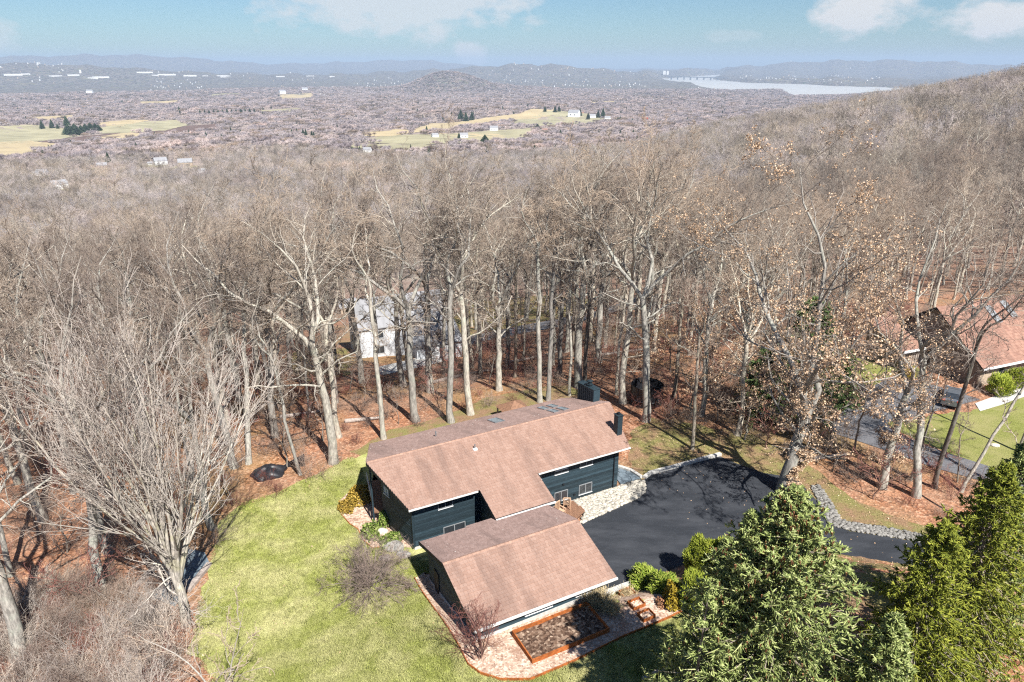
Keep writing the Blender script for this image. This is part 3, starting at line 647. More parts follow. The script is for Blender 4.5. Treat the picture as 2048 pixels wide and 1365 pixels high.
def chimney(parent, a0, a1, b0, b1, z0, z1, mat, label=None, seams=0, slope=0.0):
    me = MB(); P = [(a0, b0), (a1, b0), (a1, b1), (a0, b1)]
    me.prism(P, z0, [z1 + slope, z1 + slope, z1, z1]); o = me.build('chimney', mat, parent)
    if label: o['label'] = label
    cp = MB(); e = .05; cp.prism([(a0 - e, b0 - e), (a1 + e, b0 - e), (a1 + e, b1 + e), (a0 - e, b1 + e)], [z1 + slope + .003] * 2 + [z1 + .003] * 2, [z1 + slope + .06] * 2 + [z1 + .06] * 2); cp.build('chimney_cap', MAT['board'], o)
    for k in range(1, seams):
        b = b0 + (b1 - b0) * k / seams; s = MB(); s.box((a0 - .03, b - .02, z0), (a0 - .002, b + .02, z1 - .02)); s.build('panel_seam', MAT['black_trim'], o)
    return o
def flue(parent, a, b, z, r, h, hat=True, mat=None):
    me = MB(); me.cyl((a, b, z), (a, b, z + h), r, r, 10); 
    if hat: me.cyl((a, b, z + h * .35), (a, b, z + h * .42), r * 1.5, r * 1.5, 10); me.cyl((a, b, z + h + .05), (a, b, z + h + .12), r * 1.5, r * .6, 10)
    return me.build('flue', mat or MAT['board'], parent)
def skylight(parent, a, b, w, l, zfun):
    s = zfun(b + 1) - zfun(b); me = MB(); hh = .13; t = .07
    def q(x, y, o): return (x, y, zfun(y) + o)
    for (x0, x1, y0, y1) in ((a, a + w, b, b + t), (a, a + w, b + l - t, b + l), (a, a + t, b + t + .002, b + l - t - .002), (a + w - t, a + w, b + t + .002, b + l - t - .002)):
        me.add([q(x0, y0, .0), q(x1, y0, .0), q(x1, y1, .0), q(x0, y1, .0), q(x0, y0, hh), q(x1, y0, hh), q(x1, y1, hh), q(x0, y1, hh)], [(0,3,2,1),(4,5,6,7),(0,1,5,4),(1,2,6,5),(2,3,7,6),(3,0,4,7)])
    f = me.build('skylight', MAT['metal'], parent); g = MB(); g.add([q(a + .03, b + .03, hh * .7), q(a + w - .03, b + .03, hh * .7), q(a + w - .03, b + l - .03, hh * .7), q(a + .03, b + l - .03, hh * .7)], [(0, 1, 2, 3)]); g.build('pane', MAT['skyglass'], f); return f

def build_house():
    H = thing('ranch_house', 'long dark blue timber house with a brown shingled roof and two chimneys', 'house', (*h2w(U0, V0), 0), YAW)
    FR = [(0, 0), (5.738, 0), (5.738, -2.89), (10.85, -2.89), (10.85, 0), (19.96, 0), (21.44, WF), (-1.56, WF)]
    BK = [(-1.56, WF), (21.44, WF), (20.4, 10.15), (19.6, 10.75), (.25, 10.75)]
    rf = slab(FR, lambda b: zf(b) - .002, .16, 'roof', MAT['soffit'], H); rb = slab(BK, lambda b: zb(b) - .002, .16, 'roof', MAT['soffit'], H)
    shingles(FR, zf, 1, MAT['sh_front'], rf, seed=3); shingles(BK, zb, -1, MAT['sh_back_shaded'], rb, seed=4)
    ridge_caps(-1.5, 21.2, WF, ZR, H)
    # fascia boards along the rakes, gutters along the eaves
    for (p, q), zfn in zip([((-1.56, WF), (0, 0)), ((19.96, 0), (21.44, WF)), ((5.738, 0), (5.738, -2.89)), ((10.85, -2.89), (10.85, 0))], [zf] * 4):
        fa = MB(); fa.bar((p[0], p[1], zfn(p[1]) - .13), (q[0], q[1], zfn(q[1]) - .13), .05, .26); fa.build('fascia', MAT['black_trim'], H)
    for (a0, a1, b) in ((-.02, 5.6, -.05), (5.75, 10.87, -2.94), (10.95, 20.0, -.05)):
        g = MB(); z = zf(b) - .05; g.box((a0, b - .1, z - .09), (a1, b + .02, z + .015)); g.build('gutter', MAT['gutter'], H)
    # walls: six-sided plan with a pointed gable at either end
    zt = lambda b: (zf(b) if b < WF else zb(b)) - .18
    fp = [(.5, .78), (19.46, .78), (20.55, WF), (19.3, 9.9), (.7, 9.9), (-.5, WF)]
    w = MB(); w.prism(fp, .35, [zt(p[1]) for p in fp]); w.prism([(6.24, -2.25), (10.35, -2.25), (10.35, .76), (6.24, .76)], .05, [zt(-2.25), zt(-2.25), zt(.76), zt(.76)]); w.build('wall', MAT['board'], H)
    f = MB(); f.prism([(p[0] * .995 + .05, p[1] * .99 + .04) for p in fp], -.6, .345); f.build('foundation', MAT['concrete'], H)
    # openings of the front wall: a from the wall's left end (.5)
    ho_l = [(2.1, 3.3, 3.15, 3.98), (2.45, 4.3, .5, 1.40)]
    plank_wall((.62, .78), (6.24, .78), .42, lambda t: zt(.78) - .02, H, MAT['board'], holes=ho_l)
    window(H, (2.6, .78), (1, 0), 1.2, .83, 3.15, 2, blind=False); window(H, (2.95, .78), (1, 0), 1.85, .85, .52, 2)
    ho_r = [(.45, 1.35, 3.2, 4.0), (2.62, 3.92, 3.22, 3.98), (5.08, 6.36, 3.24, 3.98), (2.65, 3.95, .52, 1.44), (5.08, 6.4, .52, 1.46)]
    plank_wall((10.35, .78), (18.9, .78), .2, lambda t: zt(.78) - .02, H, MAT['board'], holes=ho_r)
    for s, wd, z, hh, bl in ((.45, .9, 3.2, .8, True), (2.62, 1.3, 3.22, .76, True), (5.08, 1.28, 3.24, .74, False), (2.65, 1.3, .52, .92, False), (5.08, 1.32, .52, .94, False)):
        window(H, (10.35 + s, .78), (1, 0), wd, hh, z, 2, blind=bl)
    plank_wall((19.03, .78), (19.42, .78), .2, lambda t: zt(.78) - .02, H, MAT['board'], out=.045)
    c = MB(); c.box((18.92, .66, .1), (19.0, .76, zt(.78))); c.build('downspout', MAT['black_trim'], H)
    plank_wall((6.24, -2.25), (10.35, -2.25), .1, lambda t: zt(-2.25) - .02, H, MAT['board'])
    plank_wall((6.24, .74), (6.24, -2.25), .1, lambda t: zt(.74 + (-2.99) * t) - .02, H, MAT['board'])
    plank_wall((10.35, -2.25), (10.35, .74), .1, lambda t: zt(-2.25 + 2.99 * t) - .02, H, MAT['board'])
    # left gable wall, planks then one smooth panel with a tall window
    P, Q = np.array((-.5, WF)), np.array((.5, .78)); d = (Q - P) / np.linalg.norm(Q - P); L = np.linalg.norm(Q - P)
    plank_wall(P + d * 1.35, Q, .42, lambda t: zt((P + d * 1.35)[1] * (1 - t) + Q[1] * t) - .02, H, MAT['board'])
    nn = np.array([d[1], -d[0]]); p = MB(); pa, pb = P + d * .06 + nn * .012, P + d * 1.33 + nn * .012
    p.add([(*pa, .36), (*pb, .36), (*pb, zt(pb[1]) - .03), (*pa, zt(pa[1]) - .03)], [(0, 1, 2, 3)]); p.build('smooth_panel', MAT['board'], H)
    window(H, P + d * .42, d, .85, 1.5, 3.2, 2, fw=.07, pane=MAT['blind'])
    cb = MB(); cb.bar((.5, .78, .36), (.5, .78, zt(.78)), .14, .14); cb.build('corner_board', MAT['board'], H)
    # recessed balcony at the back of the left end
    P2, Q2 = np.array((.7, 9.9)), np.array((-.5, WF)); b = MB(); b.prism([(-.5, WF + .02), (-1.2, WF + .3), (-.4, 10.2), (.7, 9.95)], 1.0, 1.15); b.build('balcony_floor', MAT['deck'], H)
    r = MB()
    for z in (1.45, 1.75, 2.05): r.bar((-1.2, WF + .3, z), (-.4, 10.2, z), .04, .05)
    for t in np.linspace(0, 1, 5): r.bar((-1.2 + .8 * t, WF + .3 + 4.63 * t, 1.15), (-1.2 + .8 * t, WF + .3 + 4.63 * t, 2.1), .05, .05)
    r.build('railing', MAT['gutter'], H)
    po = MB(); po.bar((-1.25, WF + .25, -.3), (-1.25, WF + .25, zt(WF) - .15), .12, .12); po.build('post', MAT['board'], H)
    # roof furniture
    big = chimney(H, 20.42, 21.12, 6.45, 9.2, 4.4, 6.62, MAT['board'], 'wide dark blue boxed chimney clad in vertical panels', 8, .32); flue(big, 20.75, 7.6, 6.85, .2, .5)
    sm = chimney(H, 19.6, 20.1, 1.38, 1.98, 4.6, 6.75, MAT['board'], 'slim dark blue chimney rising from the front slope'); flue(sm, 19.85, 1.68, 6.8, .13, .2, False, MAT['black_trim'])
    skylight(H, 10.7, 7.35, .98, 1.75, zb)
    for a, b in ((15.95, 7.85), (16.95, 7.85), (15.95, 6.05), (16.95, 6.05)):
        skylight(H, a, b, .62, 1.35, zb)
    flue(H, 5.3, 7.9, zb(7.9), .06, .55, False, MAT['metal']); v = flue(H, 7.15, 3.85, zf(3.85), .06, .45, False, MAT['metal'])
    bs = MB(); bs.box((6.98, 3.68, zf(3.68) + .03), (7.32, 3.95, zf(3.95) + .06)); bs.build('vent_flashing', MAT['white'], H)
    # small fittings on the front wall
    for a, z in ((13.75, 2.0), (14.9, .62)):
        q = MB(); q.box((a, .66, z), (a + .16, .745, z + .16)); q.build('wall_vent', MAT['black_trim'], H)
build_house()

def build_garage():
    UG, VG, LG, WG, ze, zr = 12.847, 30.202, 10.4, 4.778, 3.259, 4.793; sl = (zr - ze) / WG
    zf_ = lambda b: ze + sl * b; zb_ = lambda b: zr - sl * (b - WG)
    G = thing('garage', 'dark blue garage with a brown shingled gable roof in front of the long house', 'garage', (*h2w(UG, VG), 0), YAW)
    FR = [(0, 0), (LG, 0), (LG - .1, WG), (-.05, WG)]; BK = [(-.05, WG), (LG - .1, WG), (LG - .15, 2 * WG + .1), (-.02, 2 * WG - .1)]
    rf = slab(FR, lambda b: zf_(b) - .002, .15, 'roof', MAT['soffit'], G); rb = slab(BK, lambda b: zb_(b) - .002, .15, 'roof', MAT['soffit'], G)
    shingles(FR, zf_, 1, MAT['sh_front'], rf, seed=8); shingles(BK, zb_, -1, MAT['sh_back_shaded'], rb, seed=9); ridge_caps(-.05, LG - .2, WG, zr, G)
    zt = lambda b: (zf_(b) if b < WG else zb_(b)) - .17
    fp = [(.45, .7), (LG - .5, .7), (LG - .5, WG), (LG - .5, 2 * WG - .6), (.45, 2 * WG - .6), (.45, WG)]
    w = MB(); w.prism(fp, -.3, [zt(p[1]) for p in fp]); w.build('wall', MAT['board'], G)
    f = MB(); e = .07; f.prism([(.45 - e, .7 - e), (LG - .5 + e, .7 - e), (LG - .5 + e, .69), (.44, .69), (.44, 2 * WG - .6), (.45 - e, 2 * WG - .6)], -.4, [1.86, 2.0, 2.0, 1.86, .25, .25]); f.build('foundation', MAT['concrete'], G)
    plank_wall((.45, .7), (LG - .5, .7), 1.9, lambda t: zt(.7) - .02, G, MAT['board'], h=.2, holes=[(3.4, 5.4, 2.2, 2.75), (7.2, 8.6, 2.2, 2.75)])
    plank_wall((.45, 2 * WG - .6), (.45, .7), .3, lambda t: zt((2 * WG - .6) * (1 - t) + .7 * t) - .02, G, MAT['board'], h=.2)
    plank_wall((LG - .5, .7), (LG - .5, 2 * WG - .6), .1, lambda t: zt(.7 + (2 * WG - 1.3) * t) - .02, G, MAT['board'], h=.2)
    window(G, (3.85, .7), (1, 0), 2.0, .5, 2.22, 2, frame=MAT['white']); window(G, (7.65, .7), (1, 0), 1.4, .5, 2.22, 2)
    d = MB(); d.box((LG - .46, 1.8, .02), (LG - .40, 4.3, 2.25)); dd = d.build('garage_door', MAT['board'], G); d = MB(); d.box((LG - .46, 4.8, .02), (LG - .40, 7.3, 2.25)); d.build('garage_door', MAT['board'], G)
    sd_ = MB(); sd_.box((.36, 6.9, .05), (.415, 7.75, 2.1)); sd_.build('side_door', MAT['black_trim'], G)
    for a in (0.0, LG - .02):
        fa = MB(); fa.bar((a, 0, zf_(0) - .12), (a - (.04 if a == 0 else .08), WG, zr - .12), .05, .24); fa.build('fascia', MAT['black_trim'], G); fa = MB(); fa.bar((a - (.04 if a == 0 else .08), WG + .005, zr - .12), (a - .03, 2 * WG, ze - .12), .05, .24); fa.build('fascia', MAT['black_trim'], G)
    g = MB(); g.box((-.03, -.13, ze - .13), (LG + .03, -.01, ze + .0)); g.build('gutter', MAT['gutter'], G)
    sp = MB(); sp.cyl((LG - .6, .58, ze - .15), (LG - .6, .58, 1.8), .05, .05, 8); sp.build('downspout', MAT['gutter'], G)
    fl = MB(); fl.cyl((.2, -.35, 1.6), (.2, -.35, 1.75), .05, .05, 8)
build_garage()

# ------------------------------------------------------------------ deck, chairs, planters
def build_deck():
    D = thing('deck', 'small brown timber deck at the house door with pale chairs on it', 'deck', (*h2w(U0, V0), 0), YAW)
    poly = [(12.0, .7), (14.85, .7), (14.95, -1.05), (13.7, -1.65), (12.0, -1.65), (10.45, -1.65), (10.45, -.0), (10.45, .7)]
    x = 10.5; k = 0
    while x < 14.9:
        s = [q for q in _scan_col(poly, x + .06)]
        for b0, b1 in s:
            me = MB(); me.box((x, b0, .14), (x + .13, b1, .18)); me.build('deck_board', MAT['deck'], D)
        x += .14
    f = MB(); f.prism([(p[0] * .999, p[1] * .99) for p in poly], .02, .137); f.build('frame', MAT['black_trim'], D)
    def chair(a, b, rz, label):
        x, y = h2w(U0 + a, V0 + b); c = thing('slatted_chair', label, 'chair', (x, y, .18), YAW + rz, 'pale chairs on the timber deck')
        s = MB(); s.box((-.28, -.28, .5), (.28, .26, .55)); s.build('seat', MAT['tanwood'], c)
        for sx in (-1, 1):
            for sy, top in ((-1, .5), (1, 1.25)):
                l = MB(); l.bar((sx * .27, sy * .25, 0), (sx * .27, sy * .25 + (.08 if sy > 0 else 0), top), .06, .06); l.build('leg', MAT['tanwood'], c)
            r = MB(); r.box((sx * .3 - .05, -.3, .74), (sx * .3 + .05, .26, .78)); r.build('armrest', MAT['tanwood'], c)
            r = MB(); r.box((sx * .3 - .03, -.28, .551), (sx * .3 + .03, -.22, .739)); r.build('arm_post', MAT['tanwood'], c)
        for k in range(5):
            t = MB(); q = -.2 + k * .1; t.bar((q, .27, .56), (q, .34, 1.22), .06, .025); t.build('back_slat', MAT['tanwood'], c)
        t = MB(); t.box((-.3, .31, 1.22), (.3, .37, 1.29)); t.build('top_rail', MAT['tanwood'], c)
    chair(13.75, -.05, R(150), 'tall tan slatted chair at the corner of the deck nearest the stones'); chair(12.7, -.75, R(20), 'lower tan slatted chair by the garage roof edge on the deck')
def _scan_col(poly, a):
    ys = []; n = len(poly)
    for i in range(n):
        (a1, b1), (a2, b2) = poly[i], poly[(i + 1) % n]
        if (a1 > a) != (a2 > a): ys.append(b1 + (a - a1) * (b2 - b1) / (a2 - a1))
    ys.sort(); return list(zip(ys[::2], ys[1::2]))
build_deck()
def planter(cx, cy, w, l, h, rz, label, group, dz=0.0, cat='planter'):
    base = min(gz(cx + dx, cy + dy) for dx in (-w/2, w/2) for dy in (-l/2, l/2)); P = thing('steel_planter', label, cat, (cx, cy, gz(cx, cy) + dz), rz, group)
    t = .035 if w < 2 else .07
    for (x0, x1, y0, y1) in ((-w/2, w/2, -l/2, -l/2 + t), (-w/2, w/2, l/2 - t, l/2), (-w/2, -w/2 + t, -l/2 + t + .002, l/2 - t - .002), (w/2 - t, w/2, -l/2 + t + .002, l/2 - t - .002)):
        m = MB(); m.box((x0, y0, -.5), (x1, y1, h)); m.build('side_panel', MAT['corten'], P)
    n = 14; V = []; F = []
    g = np.random.default_rng(int(w * 100))
    for j in range(n + 1):
        for i in range(n + 1): V.append((-w/2 + t + (w - 2*t) * i / n, -l/2 + t + (l - 2*t) * j / n, h * .45 + g.uniform(-.05, .05)))
    for j in range(n):
        for i in range(n): a = j * (n + 1) + i; F.append((a, a + 1, a + n + 2, a + n + 1))
    m = MB(); m.add(V, F); m.build('soil', MAT['mulch' if w < 2 else 'soil'], P)
    return P
def hat(px, py, z):                      # point at absolute height z
    return flat(px, py, z)
c = [hat(1022, 1266, 2.05), hat(1171, 1205.5, 2.05), hat(1222, 1259, 2.05), hat(1066.6, 1321, 2.05)]
cx, cy = np.mean([p[0] for p in c]), np.mean([p[1] for p in c])
wl = (math.dist(c[0], c[1]) + math.dist(c[3], c[2])) / 2; ll = (math.dist(c[0], c[3]) + math.dist(c[1], c[2])) / 2
planter(cx, cy, wl, ll, .45, YAW, 'large rectangular rusty steel planter filled with dark soil', '')
for (qx, qy), lb in zip([((1370 + 1490) / 2, 738), ((1430 + 1550) / 2, 805), ((1490 + 1615) / 2, 877)], ('small rusty steel planter nearest the pale kerb', 'small rusty steel planter in the middle of the row of three', 'small rusty steel planter nearest the lawn')):
    X_, Y_ = 800 + qx * 650 / 2048, 950 + qy * 650 / 2048; x, y, z = at(X_, Y_, .3); planter(x, y, .95, .72, .34, YAW, lb, 'small steel planters in the mulch bed')

# ------------------------------------------------------------------ flagstone terrace at the right end, patio at the left
def build_flags(name, poly, n, mat, seed, parent_label, up=.12, th=.08):
    g = np.random.default_rng(seed); P = np.array(poly); lo, hi = P.min(0), P.max(0); pts = []
    while len(pts) < n:
        p = lo + (hi - lo) * g.random(2)
        if inpoly(p[0], p[1], poly) and all(np.hypot(*(p - q)) > math.sqrt(np.prod(hi - lo) / n) * .55 for q in pts): pts.append(p)
    root = bpy.data.objects.new(name, None); COL.objects.link(root); tag(root, kind='structure'); root.location = (0, 0, 0)
    for i, p in enumerate(pts):
        cell = [tuple(q) for q in poly]
        for j, q in enumerate(pts):
            if i == j: continue
            m, d = (p + q) / 2, q - p; d = d / np.linalg.norm(d); new = []
            m = m - d * .02
            for k in range(len(cell)):
                a, b = np.array(cell[k]), np.array(cell[(k + 1) % len(cell)]); da, db = (a - m) @ d, (b - m) @ d
                if da <= 0: new.append(tuple(a))
                if (da < 0) != (db < 0): new.append(tuple(a + (b - a) * da / (da - db)))
            cell = new
            if len(cell) < 3: break
        if len(cell) < 3: continue
        z = gz(*p) + up + g.uniform(-.012, .012); me = MB(); me.prism(cell, z - th, z); me.build('flagstone', mat, root)
    return root
TER = [h2w(32.95, 43.1), h2w(35.15, 43.05), h2w(35.0, 44.4), h2w(34.5, 45.6), h2w(33.6, 46.0)]
build_flags('flagstone_terrace', TER, 12, MAT['bluestone'], 5, '')
kerb('terrace_edging', [h2w(35.2, 43.1), h2w(35.05, 44.45), h2w(34.4, 45.6)], .3, .4, 'pale stone edging beside the blue flagstone terrace')
PAT = PX([(300, 1195), (352, 1135), (375, 1100), (410, 1108), (420, 1130), (390, 1160), (350, 1215)])
build_flags('stone_patio', PAT, 16, MAT['bluestone'], 6, '')
kerb('timber_edging', [at(258, 1190)[:2], at(318, 1130)[:2]], .35, .35, 'weathered timber beam at the far side of the grey patio', mat=MAT['timber'])
kerb('timber_edging', [at(375, 1185)[:2], at(420, 1130)[:2]], .4, .35, 'weathered timber beam between the grey patio and the lawn', mat=MAT['timber'])

# ------------------------------------------------------------------ things behind the house
def build_back():
    x, y = at(1290, 838)[:2]; x, y = at(1292, 806)[:2]; z = gz(x, y)
    T = thing('trampoline', 'round black trampoline with a dark safety net standing in the leaves behind the house', 'trampoline', (x, y, z)); r = 1.8; n = 8
    m = MB(); m.cyl((0, 0, .78), (0, 0, .82), r * .9, r * .9, 28); m.build('mat', MAT['tarp'], T)
    q = MB(); a = np.linspace(0, 2 * np.pi, 29); P = np.stack([r * np.cos(a), r * np.sin(a), np.full(29, .82)], 1)[None]; V, F = tubes(P, np.full((1, 29), .09), 6); q.add(V, F); q.build('frame', MAT['tarp'], T)
    for k in range(n):
        t = 2 * math.pi * k / n; p = MB(); p.cyl((r * math.cos(t), r * math.sin(t), 0), (r * math.cos(t), r * math.sin(t), 2.5), .04, .04, 6); p.build('net_pole', MAT['tarp'], T)
    nt = MB()
    V, F = [], []
    for k in range(28):
        for zz in (.1, .8, 2.35): V.append((r * .97 * math.cos(2*math.pi*k/28), r * .97 * math.sin(2*math.pi*k/28), zz))
    for k in range(28):
        for j in range(2): a0 = k * 3 + j; b0 = ((k + 1) % 28) * 3 + j; F.append((a0, b0, b0 + 1, a0 + 1))
    nt.add(V, F); nt.build('safety_net', MAT['tarp'], T)
    # low gazebo whose roof shows over the ridge
    gx, gy = 0.2, 66.0; G = thing('gazebo', 'small hipped brown roof of a gazebo peeping over the back eave of the house', 'gazebo', (gx, gy, gz(gx, gy)), YAW)
    zz = 1.35; m = MB(); m.cone([(-1.5, -1.5), (1.5, -1.5), (1.5, 1.5), (-1.5, 1.5)], zz - .0, (0, 0, zz + .9)); rf = m.build('roof', MAT['deck'], G)
    for sx in (-1, 1):
        for sy in (-1, 1): p = MB(); p.box((sx*1.3-.07, sy*1.3-.07, -.1), (sx*1.3+.07, sy*1.3+.07, zz)); p.build('post', MAT['timber'], G)
    # black tarpaulin heap beyond the lawn
    x, y, z = at(538, 948); bm = bmesh.new(); bmesh.ops.create_uvsphere(bm, u_segments=28, v_segments=14, radius=1)
    for v in bm.verts:
        th = math.atan2(v.co.y, v.co.x); k = 1 + .10 * math.sin(5 * th + 3 * v.co.z) + .05 * math.sin(11 * th); v.co.x *= 1.55 * k; v.co.y *= 1.2 * k; v.co.z = max(v.co.z, -.15) * (.75 + .12 * math.sin(4 * th + 1))
    me = bpy.data.meshes.new('tarp_heap'); bm.to_mesh(me); bm.free(); o = link('tarp_heap', me, MAT['tarp'], None, True); o.location = (x, y, z); o.rotation_euler[2] = .4; tag(o, 'low heap under a black tarpaulin beyond the lawn edge', 'tarp')
    x, y, z = at(590, 930); me = MB(); me.prism([(-.9, -.5), (1.0, -.3), (.8, .5), (-.5, .4)], 0, [.25, .7, .9, .2]); o = me.build('tarp_bundle', MAT['tarp']); o.location = (x, y, z); tag(o, 'smaller black tarpaulin bundle against the slim tree by the lawn', 'tarp')
build_back()

def gable_house(name, label, x, y, z, rz, w, d, h, rh, wall, roof, windows=(), over=.35, cat='house', group=None, chim=False, door=True, th=.14):
    """ridge along local x; front wall faces local -y"""
    H = thing(name, label, cat, (x, y, z), rz, group)
    m = MB(); V = [(-w/2, -d/2, -1.5), (w/2, -d/2, -1.5), (w/2, d/2, -1.5), (-w/2, d/2, -1.5), (-w/2, -d/2, h), (w/2, -d/2, h), (w/2, d/2, h), (-w/2, d/2, h), (-w/2, 0, h + rh - .02), (w/2, 0, h + rh - .02)]
    m.add(V, [(0, 1, 5, 4), (1, 2, 6, 9, 5), (2, 3, 7, 6), (3, 0, 4, 8, 7)]); m.build('wall', wall, H)
    s = rh / (d / 2); a0, a1 = -w/2 - over, w/2 + over; e = d/2 + over
    for sg in (-1, 1):
        m = MB(); zl = h - s * over; P = [(a0, sg * e, zl), (a1, sg * e, zl), (a1, 0, h + rh), (a0, 0, h + rh)]
        if sg > 0: P = P[::-1]
        Q = [(p[0], p[1], p[2] + th) for p in P]; m.add(P + Q, [(4, 5, 6, 7), (3, 2, 1, 0), (0, 1, 5, 4), (1, 2, 6, 5), (2, 3, 7, 6), (3, 0, 4, 7)]); m.build('roof', roof, H)
    for (side, s0, z0, ww, hh) in windows:
        if side == 'f': window(H, (s0, -d/2), (1, 0), ww, hh, z0, 2 if ww > 1 else 1, fw=.08)
        elif side == 'b': window(H, (s0, d/2), (-1, 0), ww, hh, z0, 1, fw=.08)
        elif side == 'l': window(H, (-w/2, s0), (0, -1), ww, hh, z0, 1, fw=.08)
        else: window(H, (w/2, s0), (0, 1), ww, hh, z0, 1, fw=.08)
    if door: m = MB(); m.box((.4, -d/2 - .05, .0), (1.3, -d/2 - .002, 2.05)); m.build('door', MAT['red'] if wall is MAT['white'] else MAT['timber'], H)
    if chim: m = MB(); m.box((w * .2, .3, h), (w * .2 + .7, 1.0, h + rh + .9)); m.build('chimney', MAT['greystone'], H)
    return H
def build_white_house():
    x, y, z = at(770, 712); z = gz(x, y)
    H = gable_house('white_house', 'white house with a grey gable roof and dormered front wing among bare trees', x + 1.8, y + 5.5, z, YAW + R(-4), 15.5, 9.5, 5.4, 3.4, MAT['pale'], MAT['sh_grey'],
                    [('l', 2.6, 3.3, .9, 1.4), ('l', -1.2, 3.3, .9, 1.4), ('l', 2.6, .8, .9, 1.4), ('l', -1.2, .8, .9, 1.4), ('f', -5.5, 3.4, 1.6, 1.3), ('f', -5.5, .7, 1.6, 1.4)])
    W = thing('front_wing', None, None); W.parent = H; W.location = (4.2, -6.6, 0)
    m = MB(); w, d, h, rh = 7.6, 5.0, 2.9, 2.1
    m.add([(-w/2, -d/2, -1.5), (w/2, -d/2, -1.5), (w/2, d/2, -1.5), (-w/2, d/2, -1.5), (-w/2, -d/2, h), (w/2, -d/2, h), (w/2, d/2, h + rh * .98), (-w/2, d/2, h + rh * .98)], [(0, 1, 5, 4), (1, 2, 6, 5), (3, 0, 4, 7)]); m.build('wall', MAT['pale'], W)
    m = MB(); P = [(-w/2 - .3, -d/2 - .4, h - .33), (w/2 + .3, -d/2 - .4, h - .33), (w/2 + .3, d/2, h + rh), (-w/2 - .3, d/2, h + rh)]; Q = [(p[0], p[1], p[2] + .14) for p in P]
    m.add(P + Q, [(4, 5, 6, 7), (3, 2, 1, 0), (0, 1, 5, 4), (1, 2, 6, 5), (2, 3, 7, 6), (3, 0, 4, 7)]); m.build('roof', MAT['sh_grey'], W)
    m = MB(); m.add([(-.8, -1.9, 3.1), (.8, -1.9, 3.1), (.8, -1.9, 4.5), (0, -1.9, 5.1), (-.8, -1.9, 4.5), (-.8, 1.4, 3.1), (.8, 1.4, 3.1), (.8, 1.4, 4.5), (0, 1.4, 5.1), (-.8, 1.4, 4.5)], [(0, 1, 2, 3, 4), (0, 4, 9, 5), (2, 1, 6, 7)])
    dm = m.build('dormer', MAT['white'], W)
    for k in (-1.9, .4): m = MB(); m.box((k * 1 - .2, -2.56, .0), (k + 1.9, -2.502, 2.2)); m.build('garage_door', MAT['white'], W)
    m = MB(); m.add([(-1.0, -2.1, 4.35), (0, -2.1, 5.15), (0, 1.5, 5.15), (-1.0, 1.5, 4.35), (1.0, -2.1, 4.35), (1.0, 1.5, 4.35)], [(0, 1, 2, 3), (1, 4, 5, 2)]); m.build('dormer_roof', MAT['sh_grey'], W)
    window(W, (-.4, -1.9), (1, 0), .8, .95, 3.4, 1, fw=.07)
    x, y, z = at(575, 610); gable_house('small_white_shed', 'small white gabled shed left of the white house among trunks', x, y, z, YAW + R(50), 4.5, 3.6, 2.3, 1.5, MAT['white'], MAT['white'], (), cat='shed')
    x, y, z = at(695, 625); gable_house('grey_annex', 'small grey roofed annex at the left side of the white house', x, y, z, YAW, 4.5, 5, 2.4, 1.3, MAT['tanwall'], MAT['sh_grey'], (), cat='shed')
build_white_house()

